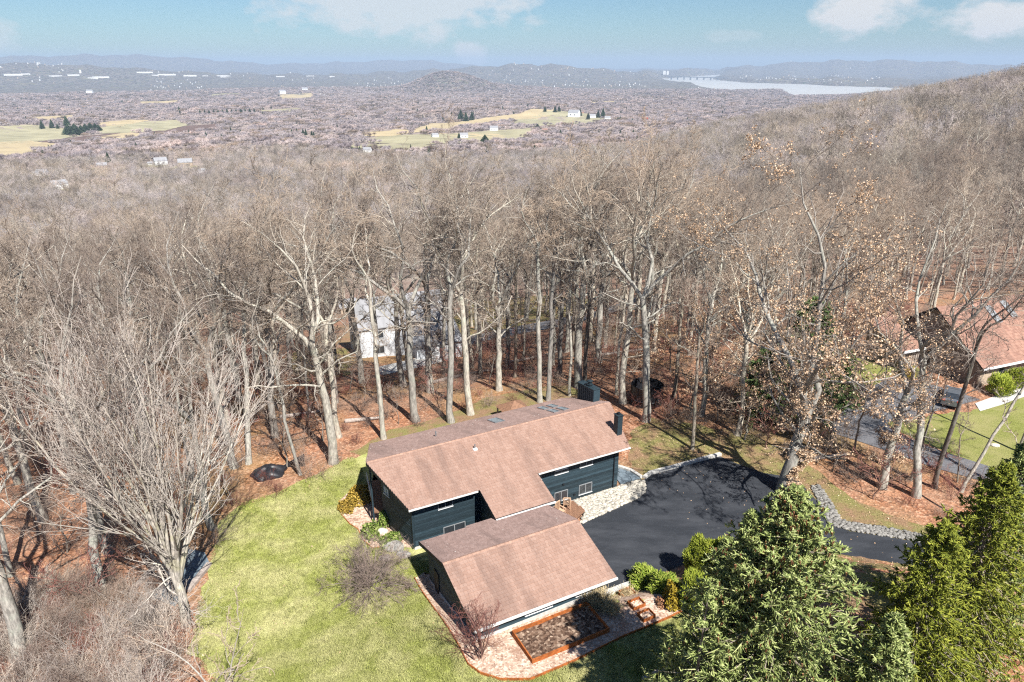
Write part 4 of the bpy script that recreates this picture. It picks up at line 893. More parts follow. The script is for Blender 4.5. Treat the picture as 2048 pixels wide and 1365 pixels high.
def build_brown_house():
    # roof corners of the photograph placed on the ground plan of the neighbouring lot
    x, y, z = at(2030, 765); ox, oy = x, y
    H = thing('brown_house', 'brown timber house with a red brown roof and white skylights at the right', 'house', (53.6, 73.0, gz(53, 73)), YAW + R(-6))
    # local axes: x to the right along the eave, y away
    D, Hh, RH, W = 13.0, 3.0, 4.6, 26.0
    m = MB(); m.add([(0, 0, -1), (W, 0, -1), (W, D, -1), (0, D, -1), (0, 0, Hh), (W, 0, Hh), (W, D, Hh), (0, D, Hh), (0, D/2, Hh + RH - .05), (W, D/2, Hh + RH - .05)], [(0, 1, 5, 4), (1, 2, 6, 9, 5), (2, 3, 7, 6), (3, 0, 4, 8, 7)]); m.build('wall', MAT['tanwall'], H)
    s = RH / (D / 2); roofs = []
    for sg in (-1, 1):
        e = -0.7 if sg < 0 else D + .7; zl = Hh - s * .7; m = MB(); P = [(-.8, e, zl), (W + .5, e, zl), (W + .5, D/2, Hh + RH), (-.8, D/2, Hh + RH)]
        if sg > 0: P = P[::-1]
        Q = [(p[0], p[1], p[2] + .16) for p in P]; m.add(P + Q, [(4, 5, 6, 7), (3, 2, 1, 0), (0, 1, 5, 4), (1, 2, 6, 5), (2, 3, 7, 6), (3, 0, 4, 7)]); r = m.build('roof', MAT['soffit'], H); roofs.append(r)
        po = [(-.8, min(e, D/2)), (W + .5, min(e, D/2)), (W + .5, max(e, D/2)), (-.8, max(e, D/2))]
        shingles(po, (lambda b: Hh + s * b + .17) if sg < 0 else (lambda b: Hh + RH - s * (b - D/2) + .17), -sg, MAT['sh_red'], r, course=.32, seed=21)
    g = MB(); g.box((-.8, -.85, Hh - s * .7 - .02), (W + .5, -.71, Hh - s * .7 + .2)); g.build('gutter', MAT['white'], H)
    # gable end in vertical boards facing the first house
    k = 0; b = .05
    while b < D - .1:
        zt = Hh + s * min(b + .18, D - b - .18) - .05; zt = max(zt, Hh - .1); q = MB(); q.box((-.06 - (.03 if k % 2 else 0), b, -.9), (-.003, b + .36, zt)); q.build('wall_board', MAT['brownside'], H); b += .38; k += 1
    # lower wing stepping forward to the left with its own small gable roof
    m = MB(); m.add([(-4.2, 7.0, -1), (-.12, 7.0, -1), (-.12, 12.4, -1), (-4.2, 12.4, -1), (-4.2, 7.0, 2.6), (-.12, 7.0, 2.6), (-.12, 12.4, 4.6), (-4.2, 12.4, 4.6)], [(0, 1, 5, 4), (2, 3, 7, 6), (3, 0, 4, 7), (0, 3, 2, 1)]); m.build('side_wing', MAT['brownside'], H)
    m = MB(); P = [(-4.8, 6.4, 2.5), (-.1, 6.4, 2.5), (-.1, 13.0, 4.95), (-4.8, 13.0, 4.95)]; Q = [(p[0], p[1], p[2] + .16) for p in P]; m.add(P + Q, [(4, 5, 6, 7), (3, 2, 1, 0), (0, 1, 5, 4), (1, 2, 6, 5), (2, 3, 7, 6), (3, 0, 4, 7)]); m.build('wing_roof', MAT['sh_red'], H)
    m = MB(); m.box((-4.8, 6.28, 2.42), (-.1, 6.39, 2.7)); m.build('wing_fascia', MAT['white'], H)
    for k in range(10):
        q = MB(); q.box((-4.15 + k * .39, 6.94, -.9), (-4.15 + k * .39 + .2, 6.997, 2.45)); q.build('batten', MAT['timber'], H)
    for a, b in ((6.2, 3.6), (9.2, 3.9)):
        m = MB(); z = lambda bb: Hh + s * bb + .22; m.add([(a, b, z(b)), (a + 1.0, b, z(b)), (a + 1.0, b + 2.0, z(b + 2.0)), (a, b + 2.0, z(b + 2)), (a, b, z(b) + .15), (a + 1.0, b, z(b) + .15), (a + 1.0, b + 2.0, z(b + 2) + .15), (a, b + 2, z(b + 2) + .15)], [(4, 5, 6, 7), (0, 1, 5, 4), (1, 2, 6, 5), (2, 3, 7, 6), (3, 0, 4, 7)]); m.build('skylight', MAT['frame'], H)
    m = MB(); m.box((1.5, 2.0, Hh), (2.6, 3.0, Hh + 4.2)); c = None
    for a in (3.0, 6.2, 9.5): window(H, (a, 0), (1, 0), 1.6, 1.3, .9, 2, frame=MAT['timber'])
    for b in (1.2, 4.6): m = MB(); m.box((-.14, b, .0), (-.1, b + 2.7, 2.2)); m.build('garage_door', MAT['brownside'], H)
build_brown_house()

def build_car(x, y, rz, label, paint, suv=True):
    C = thing('parked_car', label, 'car', (x, y, gz(x, y) + .06), rz, 'dark cars on the neighbouring driveway'); L, W = 4.6, 1.86
    prof = [(-2.3, .35), (-2.3, .75), (-2.22, 1.0), (-1.0, 1.08), (-.35, 1.62), (1.65, 1.68), (2.2, 1.1), (2.3, .9), (2.3, .35)] if suv else [(-2.3, .33), (-2.3, .68), (-2.2, .82), (-.95, .93), (-.15, 1.38), (1.05, 1.4), (1.75, 1.0), (2.3, .95), (2.3, .33)]
    secs = [(-W/2, .80), (-W/2 + .04, .98), (-W/4, 1.0), (W/4, 1.0), (W/2 - .04, .98), (W/2, .80)]; V = []; n = len(prof)
    zc = .95
    for (yy, k) in secs:
        for (px_, pz) in prof:
            inn = (.2 * (pz - 1.05) if pz > 1.05 else 0); yv = yy - np.sign(yy) * inn if abs(yy) > .5 else yy
            V.append((px_ * (1 if k == 1 else (.985 if k > .9 else .96)), yv, .62 + (pz - .62) * k if k < 1 else pz))
    F = [(i * n + j, i * n + (j + 1) % n, (i + 1) * n + (j + 1) % n, (i + 1) * n + j) for i in range(len(secs) - 1) for j in range(n)] + [tuple(range(n)), tuple(range(len(secs) * n - 1, (len(secs) - 1) * n - 1, -1))]
    m = MB(); m.add(V, F); bd = m.build('body', paint, C)
    zt = 1.62 if suv else 1.36
    for sg in (-1, 1):
        m = MB(); yv = sg * (W/2 - .035); zb_ = 1.08 if suv else .95; P = [(-.85, yv, zb_), (1.6, yv, zb_), (1.45, yv - sg * .08, zt - .12), (-.25, yv - sg * .08, zt - .12)]; m.add(P, [(0, 1, 2, 3)] if sg < 0 else [(3, 2, 1, 0)]); m.build('side_window', MAT['glass'], C)
    for (x0, z0, x1, z1) in ((-1.02, 1.1, -.4, 1.6), (2.2, 1.14, 1.72, 1.64)) if suv else ((-.97, .96, -.2, 1.37), (1.75, 1.03, 1.1, 1.39)):
        dx = -.03 if x0 < 0 else .03; m = MB(); m.add([(x0 + dx, -.72, z0), (x0 + dx, .72, z0), (x1 + dx, .62, z1), (x1 + dx, -.62, z1)], [(0, 1, 2, 3)]); m.build('windscreen' if x0 < 0 else 'rear_window', MAT['glass'], C)
    for sx in (-1.4, 1.4):
        for sy in (-1, 1):
            m = MB(); m.cyl((sx, sy * .74, .36), (sx, sy * .95, .36), .36, .36, 18); wh = m.build('wheel', MAT['rubber'], C); m = MB(); m.cyl((sx, sy * .945, .36), (sx, sy * .962, .36), .21, .21, 12); m.build('rim', MAT['metal'], wh)
    for sy in (-.7, .7): m = MB(); m.box((-2.3, sy - .18, .72), (-2.24, sy + .18, .86)); m.build('headlight', MAT['lamp'], C)
    for sy in (-.7, .7): m = MB(); m.box((2.2, sy - .15, .82), (2.31, sy + .15, 1.0)); m.build('tail_light', MAT['red'], C)
x, y, _ = at(1726, 800); build_car(x, y, R(215), 'black car parked near the trees at the left side of the neighbouring driveway', MAT['carblack'])
x, y, _ = at(1902, 803); build_car(x, y, R(235), 'dark grey car at the wall corner of the brown house', MAT['cargrey'], False)

# ------------------------------------------------------------------ bare trees
def grow(g, P, Rd, k, t0, t1, ang, length, rfac, m, wander, up, rmin=.006, taper=.35, lenpow=.5):
    """k children along each parent polyline; returns child polylines and radii"""
    N, n = P.shape[:2]; t = np.sort(t0 + (t1 - t0) * (np.arange(k)[None] + g.random((N, k))) / k, axis=1).ravel(); pi = np.repeat(np.arange(N), k)
    f = t * (n - 1); i = np.minimum(f.astype(int), n - 2); w = (f - i)[:, None]
    S = P[pi, i] * (1 - w) + P[pi, i + 1] * w; T = P[pi, i + 1] - P[pi, i]; T /= np.linalg.norm(T, axis=1, keepdims=True) + 1e-9
    R0 = Rd[pi, i] * (1 - w[:, 0]) + Rd[pi, i + 1] * w[:, 0]
    rv = g.normal(size=(N * k, 3)); X = np.cross(T, rv); X /= np.linalg.norm(X, axis=1, keepdims=True) + 1e-9
    a = np.radians(g.uniform(ang[0], ang[1], N * k))[:, None]; D = T * np.cos(a) + X * np.sin(a)
    PL = np.linalg.norm(P[:, -1] - P[:, 0], axis=1)[pi]; Ln = (length[0] + (length[1] - length[0]) * g.random(N * k)) * PL * (1.15 - lenpow * t)
    C = np.zeros((N * k, m, 3)); C[:, 0] = S; d = D.copy()
    for s in range(1, m):
        d = d + g.normal(size=d.shape) * wander + np.array([0, 0, up]); d /= np.linalg.norm(d, axis=1, keepdims=True); C[:, s] = C[:, s - 1] + d * (Ln / (m - 1))[:, None]
    r0 = np.maximum(R0 * rfac, rmin); CR = r0[:, None] * np.linspace(1, taper, m)[None]; CR = np.maximum(CR, rmin * .7)
    return C, CR
def pack(lists):
    """[(P, R, sides)] -> V, F, rad"""
    V, F, A, k = [], [], [], 0
    for P, Rd, n in lists:
        if len(P) == 0: continue
        v, f = tubes_np(P, Rd, n); V.append(v); F.append(f + k); A.append(np.repeat(Rd.reshape(-1), n)); k += len(v)
    return np.vstack(V), np.vstack(F), np.concatenate(A)
def wood(name, lists, mat, parent=None, smooth=True):
    V, F, A = pack(lists); me = np_mesh(name, V, F, {'rad': A}); return link(name, me, mat, parent, smooth)
def trunk_line(g, H, hf, lean, wob, m=9):
    z = np.linspace(-.6, hf, m); x = lean[0] * z + np.cumsum(g.normal(size=m)) * wob; y = lean[1] * z + np.cumsum(g.normal(size=m)) * wob
    x -= x[0]; y -= y[0]; return np.stack([x, y, z], 1)
def oak(seed, H=26, r=.36, hf=.5, forks=3, spread=(14, 30), side=4, dens=1.0, lean=(0, 0), mat='bark', leaves=0, twig=1.0, wob=.10, lod=0, low=0):
    g = np.random.default_rng(seed); fk = H * hf; tl = trunk_line(g, H, fk, lean, wob)
    flare = np.interp(np.linspace(-.6, fk, 9), [-.6, .2, 1.2, fk], [1.55, 1.35, 1.05, .72]) * r
    big = [(tl[None], flare[None], 9 if lod == 0 else 6)]
    # leaders out of the fork
    L0 = []; R0 = []; top = tl[-1]; a0 = g.uniform(0, 6.28)
    for k in range(forks):
        a = a0 + k * 2 * np.pi / forks + g.uniform(-.5, .5); th = np.radians(g.uniform(*spread)) if forks > 1 else .06; d = np.array([np.cos(a) * np.sin(th), np.sin(a) * np.sin(th), np.cos(th)])
        m = 9; p = np.zeros((m, 3)); p[0] = top - np.array([0, 0, .25]); ln = (H - fk) * g.uniform(.85, 1.05) / max(np.cos(th), .6)
        for s in range(1, m):
            d = d + g.normal(size=3) * np.array([.24, .24, .09]); d /= np.linalg.norm(d); p[s] = p[s - 1] + d * ln / (m - 1)
        L0.append(p); R0.append(np.linspace(.56 if forks > 1 else .72, .07, m) * r)
    LP, LRr = np.array(L0), np.array(R0)
    big.append((LP, LRr, 7 if lod == 0 else 5))
    # side limbs out of the upper trunk and the leaders
    q = int(side * dens); SPn, SRn = grow(g, tl[None], flare[None], max(q, 1), .62, .98, (42, 70), (.36 * (1 - hf) / hf, .60 * (1 - hf) / hf), .36, 8, .24, .10, .03)
    big.append((SPn, SRn, 6 if lod == 0 else 4))
    kk = max(3, int(6 * dens)); BP, BR = grow(g, LP, LRr, kk, .12, .92, (26, 62), (.30, .55), .50, 7, .28, .06, .02)
    big.append((BP, BR, 5 if lod == 0 else 3))
    A = np.concatenate([BP[:, ::1], SPn[:, :7]]); AR = np.concatenate([BR, SRn[:, :7]])
    if low:
        QP, QR = grow(g, tl[None], flare[None], low, .25, .6, (65, 95), (.10, .26), .16, 7, .16, .02, .02); big.append((QP, QR, 5)); A = np.concatenate([A, QP]); AR = np.concatenate([AR, QR])
    A = np.concatenate([A, LP[:, 2:]]); AR = np.concatenate([AR, LRr[:, 2:]])
    fine = []
    c1 = max(3, int(8 * dens)); CP, CR = grow(g, A, AR, c1, .18, 1.0, (25, 62), (.28, .50), .50, 5, .27, .05, .020); fine.append((CP, CR, 4 if lod == 0 else 3))
    c2 = max(3, int(6 * dens)); DP, DR = grow(g, CP, CR, c2, .15, 1.0, (25, 65), (.36, .62), .55, 4, .24, .05, .0140 * twig); fine.append((DP, DR, 3))
    if lod == 0:
        EP, ER = grow(g, DP, DR, max(2, int(3 * dens)), .2, 1.0, (22, 60), (.40, .70), .62, 2, .22, .05, .0115 * twig); fine.append((EP, ER, 3))
    else: EP = DP
    return big, fine, EP
def leaf_quads(g, pts, size, up=.3, asp=.7):
    n = len(pts); a = g.normal(size=(n, 3)); a /= np.linalg.norm(a, axis=1, keepdims=True); b = np.cross(a, g.normal(size=(n, 3))); b /= np.linalg.norm(b, axis=1, keepdims=True)
    s = size * g.uniform(.6, 1.3, n)[:, None]; c = np.cross(a, b); a = a * s; b = b * s * asp
    V = np.stack([pts - a, pts + b + c * s * .25, pts + a, pts - b + c * s * .25], 1).reshape(-1, 3); F = np.arange(n * 4).reshape(n, 4); return V, F
NOCOL = bpy.data.collections.new('tree_patterns')
def tree_proto(seed, kind='bare_tree', mat='bark', leaves=0, leafsize=.13, zlim=(0, 1), **kw):
    big, fine, EP = oak(seed, mat=mat, **kw)
    root = bpy.data.objects.new(kind, None); COL.objects.link(root); root.empty_display_size = .5
    wood('trunk', big, MAT[mat], root); wood('crown', fine, MAT[mat], root)
    if leaves:
        g = np.random.default_rng(seed + 5); pts = EP[:, -1]; zz = pts[:, 2]; lo, hi = np.quantile(zz, zlim[0]), np.quantile(zz, zlim[1]); pts = pts[(zz >= lo) & (zz <= hi)]
        pts = pts[g.integers(0, len(pts), leaves)] + g.normal(size=(leaves, 3)) * .09; V, F = leaf_quads(g, pts, leafsize); o = link('leaves', np_mesh('leaves', V, F), MAT['tanleaf'], root); tag(o, kind='stuff')
    return root
OAKS = [tree_proto(101, H=27, r=.36, hf=.46, forks=3, side=4), tree_proto(102, H=25, r=.30, hf=.55, forks=2, side=4, spread=(10, 26)), tree_proto(103, H=28, r=.42, hf=.42, forks=3, spread=(12, 32), side=5),
        tree_proto(104, H=24, r=.24, hf=.6, forks=2, side=3, spread=(8, 20)), tree_proto(105, H=26, r=.32, hf=.5, forks=4, spread=(14, 34), side=4), tree_proto(106, H=23, r=.20, hf=.62, forks=2, side=4, spread=(8, 24), mat='bark_dark'),
        tree_proto(107, H=27, r=.34, hf=.5, forks=3, spread=(12, 28), side=4, low=4)]
THIN = [tree_proto(111, 'slender_tree', 'bark', H=19, r=.13, hf=.6, forks=2, side=5, spread=(8, 22), dens=.8), tree_proto(112, 'slender_tree', 'bark_dark', H=15, r=.10, hf=.55, forks=2, side=6, spread=(10, 26), dens=.75, low=4)]
LEAFY = [tree_proto(121, 'leafy_oak', 'bark', leaves=26000, leafsize=.062, H=24, r=.46, hf=.28, forks=3, spread=(14, 30), side=5, low=7), tree_proto(122, 'leafy_oak', 'bark', leaves=7000, leafsize=.06, H=22, r=.32, hf=.40, forks=2, spread=(10, 22), side=5, low=8)]
SAP = [tree_proto(131, 'sapling', 'bark_dark', H=7, r=.05, hf=.4, forks=3, side=4, spread=(10, 30), dens=.62, wob=.05), tree_proto(132, 'sapling', 'bark_red', H=5.5, r=.04, hf=.3, forks=3, side=5, spread=(12, 34), dens=.62, wob=.05)]
EDGE = [tree_proto(141, 'lichened_tree', 'bark', H=8.5, r=.11, hf=.3, forks=3, side=5, spread=(18, 42), dens=.6, wob=.06)]
LSAP = [tree_proto(135, 'leafy_sapling', 'bark_dark', leaves=2200, leafsize=.072, H=9, r=.08, hf=.35, forks=3, side=5, spread=(14, 34), dens=.62, wob=.06)]
USED = set()
COUNT = {}
def plant(protos, i, x, y, rz, sc, label, group=None, cat='tree', tilt=(0, 0), dz=0.0):
    root = protos[i % len(protos)]; COUNT[label] = COUNT.get(label, 0) + 1
    if root.name not in USED:
        USED.add(root.name); o = root; o.location = (x, y, gz(x, y) + dz); o.rotation_euler = (tilt[0], tilt[1], rz); o.scale = (sc,) * 3 if np.isscalar(sc) else sc; tag(o, label, cat, group); return o
    src = root; o = dup(src, (x, y, gz(x, y) + dz), rz, sc, label, group or '', tilt); o['category'] = cat; return o

# named trees: foot of the trunk in the photograph -> point on the ground
def foot(px, py): x, y, z = at(px, py); return x, y
g0 = np.random.default_rng(77); TAKEN = []
def tree_at(protos, i, px, py, sc, label, group=None, rz=None, tilt=(0, 0), cat='tree'):
    x, y = foot(px, py)
    if protos is OAKS: sc *= 1.07 if 740 < px < 1400 else .98
    TAKEN.append((x, y)); return plant(protos, i, x, y, g0.uniform(0, 6.28) if rz is None else rz, sc, label, group, cat, tilt)
def lean_to(deg_right, deg_away=0.0): return (R(-deg_away), R(deg_right))
tree_at(OAKS, 2, 667, 925, 1.0, 'big forked grey oak standing at the lawn edge left of the dark house', rz=1.2, tilt=lean_to(-3))
tree_at(OAKS, 0, 833, 842, .96, 'stout grey tree nearest the middle of the back eave left of two pale trunks', rz=.4, tilt=lean_to(-2.5))
tree_at(OAKS, 1, 904, 845, 1.02, 'pale straight trunk touching the back eave left of the skylight', rz=2.2, tilt=lean_to(-3))
tree_at(OAKS, 4, 942, 829, 1.0, 'pale forked tree with flared foot right behind the single large skylight', rz=3.1, tilt=lean_to(.5))
tree_at(OAKS, 3, 1080, 805, 1.05, 'left one of a pair of slim trunks behind the four small skylights', rz=.9, tilt=lean_to(-1.5))
tree_at(OAKS, 3, 1096, 801, 1.0, 'right one of a pair of slim trunks behind the four small skylights', rz=4.0, tilt=lean_to(-1))
tree_at(THIN, 0, 1139, 792, 1.2, 'slim pale trunk leaning just left of the thickest double trunk', rz=2, tilt=lean_to(3))
tree_at(OAKS, 2, 1158, 775, 1.02, 'thickest grey double trunk right behind the boxed chimney', rz=4.1, tilt=lean_to(.5))
tree_at(OAKS, 5, 1172, 770, 1.1, 'darker trunk pressed against the thickest double trunk', rz=5.0)
tree_at(THIN, 0, 1234, 790, 1.25, 'slim trunk just left of the dark trunk by the trampoline', rz=.2)
tree_at(OAKS, 6, 1247, 806, 1.0, 'dark sided trunk between the boxed chimney and the trampoline', rz=1.0, tilt=lean_to(1))
tree_at(OAKS, 0, 1290, 842, 1.02, 'large pale oak with flared foot in front of the trampoline', rz=2.7, tilt=lean_to(4))
tree_at(OAKS, 1, 1287, 742, 1.0, 'grey tree standing in the leaves beyond the trampoline', rz=5.2)
tree_at(OAKS, 5, 1346, 795, .9, 'dark slender tree right of the trampoline', rz=.5)
tree_at(OAKS, 5, 1384, 900, .78, 'thin dark tree on the mossy lawn between house and driveway', rz=2.4, tilt=lean_to(2))
tree_at(LEAFY, 0, 1567, 985, 1.14, 'big oak holding tan leaves at the corner of the black driveway', rz=.6, tilt=lean_to(2))
tree_at(LEAFY, 1, 1763, 975, 1.05, 'twin stemmed oak holding tan leaves on the leafy slope below the neighbour', rz=1.9)
tree_at(OAKS, 6, 1831, 992, .95, 'tall bare tree leaning right in front of the brown house', rz=2.2, tilt=lean_to(9))
tree_at(OAKS, 5, 1870, 976, 1.0, 'dark straight tree beside the right leaning trunk', rz=4.4, tilt=lean_to(5))
tree_at(THIN, 1, 1822, 962, .95, 'thin upright tree just left of the right leaning trunk', rz=1.1, tilt=lean_to(2))
tree_at(THIN, 1, 1915, 965, .6, 'short sapling like tree between lawn and leafy slope', rz=3.3, tilt=lean_to(8))
tree_at(THIN, 0, 1924, 984, 1.05, 'strongly right leaning slim tree by the neighbouring driveway', rz=.3, tilt=lean_to(19))
tree_at(THIN, 0, 2040, 905, 1.1, 'slim dark tree at the right frame edge on the neighbouring lawn', rz=.9, tilt=lean_to(3))
tree_at(OAKS, 3, 768, 878, .95, 'slim grey trunk between the big forked oak and the stout grey tree', rz=1.5)
tree_at(OAKS, 1, 679, 874, .9, 'grey trunk half hidden right behind the big forked oak', rz=3.6)
tree_at(THIN, 0, 602, 950, 1.1, 'slim tree at the lawn corner beside the tarpaulin bundle', rz=.7, tilt=lean_to(-7))
tree_at(OAKS, 6, 550, 873, 1.0, 'left leaning forked tree in the leaves beyond the tarpaulin heap', rz=2.6, tilt=lean_to(-5))
tree_at(OAKS, 3, 497, 927, 1.05, 'left leaning slim tree behind the pale fan shaped tree', rz=4.4, tilt=lean_to(-9))
tree_at(OAKS, 0, 470, 935, .95, 'second left leaning trunk behind the pale fan shaped tree', rz=5.5, tilt=lean_to(-8))
tree_at(OAKS, 5, 1030, 755, 1.0, 'slender dark tree left of the road behind the house', rz=.1)
tree_at(OAKS, 3, 1014, 706, 1.0, 'slim grey tree by the road beyond the house', rz=5.1)
tree_at(OAKS, 6, 1118, 748, .85, 'low branched trunk between the slim pair and the double trunk', rz=2.8)
tree_at(OAKS, 2, 40, 1320, .98, 'mossy old oak at the lower left edge of the picture', rz=2.0, tilt=lean_to(3))
tree_at(OAKS, 4, 88, 1040, 1.0, 'dark thick oak rising behind the mossy old oak', rz=3.9, tilt=lean_to(-1))
tree_at(OAKS, 6, 205, 1190, .92, 'dark bare trunk among brambles left of the patio', rz=3.0, tilt=lean_to(-6))
tree_at(OAKS, 1, 150, 985, 1.0, 'grey trunk in the left wood behind the dark bramble trunk', rz=1.4)
tree_at(OAKS, 0, 300, 905, .9, 'grey oak behind the crown of the pale fan shaped tree', rz=2.9)

tree_at(EDGE, 0, 440, 1470, 1.0, 'small pale lichened bare tree reaching over the lawn from the bottom edge', rz=.8, tilt=lean_to(6))

# pale fan shaped tree at the left lawn edge: many steep stems from a short bole
def fan_tree():
    g = np.random.default_rng(5); x, y = foot(372, 1250); x, y = x, y; TAKEN.append((x, y))
    T = thing('fan_shaped_tree', 'pale many stemmed fan shaped tree at the left edge of the lawn', 'tree', (x, y, gz(x, y)), 0.0)
    m = 7; z = np.linspace(-.5, 5.0, m); tl = np.stack([.06 * z * np.sin(z), .05 * z, z], 1); tr = np.linspace(.34, .24, m)
    S, SR = [], []
    for k in range(17):
        a = k * 2.4 + g.uniform(-.3, .3); th = np.radians(3 + 29 * ((k + .5) / 17) ** .8); d = np.array([np.cos(a) * np.sin(th), np.sin(a) * np.sin(th), np.cos(th)]); n = 9; p = np.zeros((n, 3)); p[0] = tl[-1 - (k % 3)]; ln = g.uniform(13, 17)
        for s in range(1, n):
            d = d + g.normal(size=3) * .07 + np.array([0, 0, .045]); d /= np.linalg.norm(d); p[s] = p[s - 1] + d * ln / (n - 1)
        S.append(p); SR.append(np.linspace(.15, .03, n) * g.uniform(.7, 1.1))
    LO, LOR = grow(g, tl[None], tr[None], 6, .45, .98, (55, 85), (.6, 1.2), .22, 8, .16, .03, .03)
    SP_, SRr = np.array(S), np.array(SR)
    B, BR = grow(g, SP_, SRr, 11, .15, .95, (12, 32), (.28, .5), .5, 6, .07, .05, .021); Cc, CR = grow(g, B, BR, 7, .12, 1, (15, 40), (.35, .6), .6, 4, .08, .04, .015); Dd, DR = grow(g, Cc, CR, 2, .2, 1, (15, 42), (.4, .7), .7, 2, .1, .03, .011)
    B2, BR2 = grow(g, LO, LOR, 10, .2, 1, (20, 60), (.25, .45), .5, 5, .16, .06, .016); C2, CR2 = grow(g, B2, BR2, 7, .15, 1, (25, 60), (.35, .6), .6, 4, .18, .05, .011)
    wood('trunk', [(tl[None], tr[None], 10), (SP_, SRr, 7), (LO, LOR, 6)], MAT['bark_pale'], T); wood('crown', [(B, BR, 4), (Cc, CR, 3), (Dd, DR, 3), (B2, BR2, 4), (C2, CR2, 3)], MAT['bark_pale'], T)
fan_tree()

# ------------------------------------------------------------------ woodland fill
HOUSE_ZONE = PX([(200, 1420), (345, 1195), (400, 1130), (470, 1040), (560, 990), (690, 925), (760, 880), (1000, 815), (1180, 775), (1300, 850), (1440, 870), (1600, 930), (1720, 990), (1900, 1050), (2100, 1100), (2200, 1300)]) + [(60, 0), (-16, 0)]
WH_ZONE = PX([(690, 640), (640, 690), (690, 765), (780, 760), (900, 730), (960, 690), (905, 560), (690, 560)])
NB_ZONE = PX([(1610, 850), (1660, 740), (1740, 690), (1850, 655), (1925, 590), (2300, 575), (2300, 1010), (2048, 1000), (1860, 945), (1700, 890)])
ROADZ = PX([(890, 680), (960, 660), (1120, 632), (1215, 612), (1300, 580), (1300, 602), (1215, 638), (1115, 662), (965, 692), (892, 712)])
ZONES = [HOUSE_ZONE, WH_ZONE, NB_ZONE, ROADZ]
def scatter(n_try, dmin, rlo, rhi, alo, ahi, seed, zones=(), taken=()):
    g = np.random.default_rng(seed); a = np.radians(g.uniform(alo, ahi, n_try)); r = np.sqrt(g.uniform(rlo ** 2, rhi ** 2, n_try)); X, Y = r * np.sin(a), r * np.cos(a)
    ok = np.ones(n_try, bool)
    for z in zones: ok &= ~inpoly(X, Y, z)
    X, Y = X[ok], Y[ok]; cell = {}; out = []
    def key(x, y): return (int(x // dmin), int(y // dmin))
    for (x, y) in taken: cell.setdefault(key(x, y), []).append((x, y))
    for x, y in zip(X, Y):
        kx, ky = key(x, y); hit = False
        for i in (-1, 0, 1):
            for j in (-1, 0, 1):
                for q in cell.get((kx + i, ky + j), ()):
                    if (q[0] - x) ** 2 + (q[1] - y) ** 2 < dmin * dmin: hit = True; break
                if hit: break
            if hit: break
        if not hit: cell.setdefault((kx, ky), []).append((x, y)); out.append((x, y))
    return np.array(out)
def near_zone_label(x, y):
    a = math.degrees(math.atan2(x, y))
    if a < -19: return ('wood left of the lawn', 'bare trees in the left wood')
    if y > 108: return ('wood beyond the white house', 'bare trees beyond the white house')
    if a < 13: return ('wood behind the dark house', 'bare trees behind the dark house')
    return ('wood beside the brown house', 'bare trees in the right wood')
pts = scatter(6000, 5.0, 44, 148, -44, 43, 3, ZONES, TAKEN)
pts = pts[np.argsort(np.hypot(pts[:, 0], pts[:, 1]))]
NEAR_MAX = 285
KINDS_ = ['three limbed grey tree', 'twin limbed grey tree', 'thick broad crowned tree', 'straight slim grey tree', 'many limbed grey tree', 'dark barked slim tree', 'low branched grey tree']
gf = np.random.default_rng(12)
NEAR_R = 148 if len(pts) <= NEAR_MAX else float(np.hypot(*pts[NEAR_MAX - 1]))
for (x, y) in pts[:NEAR_MAX]:
    zl, gr = near_zone_label(x, y); u = gf.random(); ki = int(gf.integers(0, 7)); rr_ = math.hypot(x, y)
    lb = (KINDS_[ki] if u < .8 else 'slender bare tree') + ' ' + ('at the front of the ' if rr_ < 78 else 'in the middle of the ' if rr_ < 104 else 'deep in the ') + zl
    if u < .8: plant(OAKS, ki, x, y, gf.uniform(0, 6.28), gf.uniform(.80, 1.12) * float(np.interp(math.degrees(math.atan2(x, y)), [-40, -20, -5, 9, 16, 24], [.84, .92, 1.0, 1.05, .86, .72])), lb, gr, tilt=(gf.normal() * .03, gf.normal() * .04))
    else: plant(THIN, int(gf.integers(0, 2)), x, y, gf.uniform(0, 6.28), gf.uniform(.85, 1.2), lb, gr, tilt=(gf.normal() * .04, gf.normal() * .05))
# leafy understorey on the right slope
for i, (px, py) in enumerate([(1430, 800), (1470, 760), (1520, 830), (1400, 740), (1560, 760), (1490, 880), (1660, 900), (1600, 870), (1640, 690), (1380, 840), (1340, 745), (1545, 690), (1450, 690), (1690, 640), (1590, 640), (1500, 640)]):
    x, y = foot(px, py); plant(LSAP, 0, x, y, i * 1.7, gf.uniform(.8, 1.35), 'small tree holding tan leaves in the right wood', 'leafy saplings in the right wood', 'sapling')
sp = scatter(1500, 4.5, 46, 112, -42, 38, 19, ZONES)
for i, (x, y) in enumerate(sp[:130]):
    a = math.degrees(math.atan2(x, y)); lb = 'thin bare sapling under the trees ' + ('left of the lawn' if a < -19 else 'behind the dark house' if a < 13 else 'on the right slope')
    plant(SAP, i, x, y, gf.uniform(0, 6.28), gf.uniform(.7, 1.25), lb, 'saplings ' + ('in the left wood' if a < -19 else 'behind the house' if a < 13 else 'on the right slope'), 'sapling', tilt=(gf.normal() * .08, gf.normal() * .08))

for pr in OAKS + THIN + LEAFY + SAP + LSAP + EDGE:
    if pr.name not in USED: print('UNUSED', pr.name)

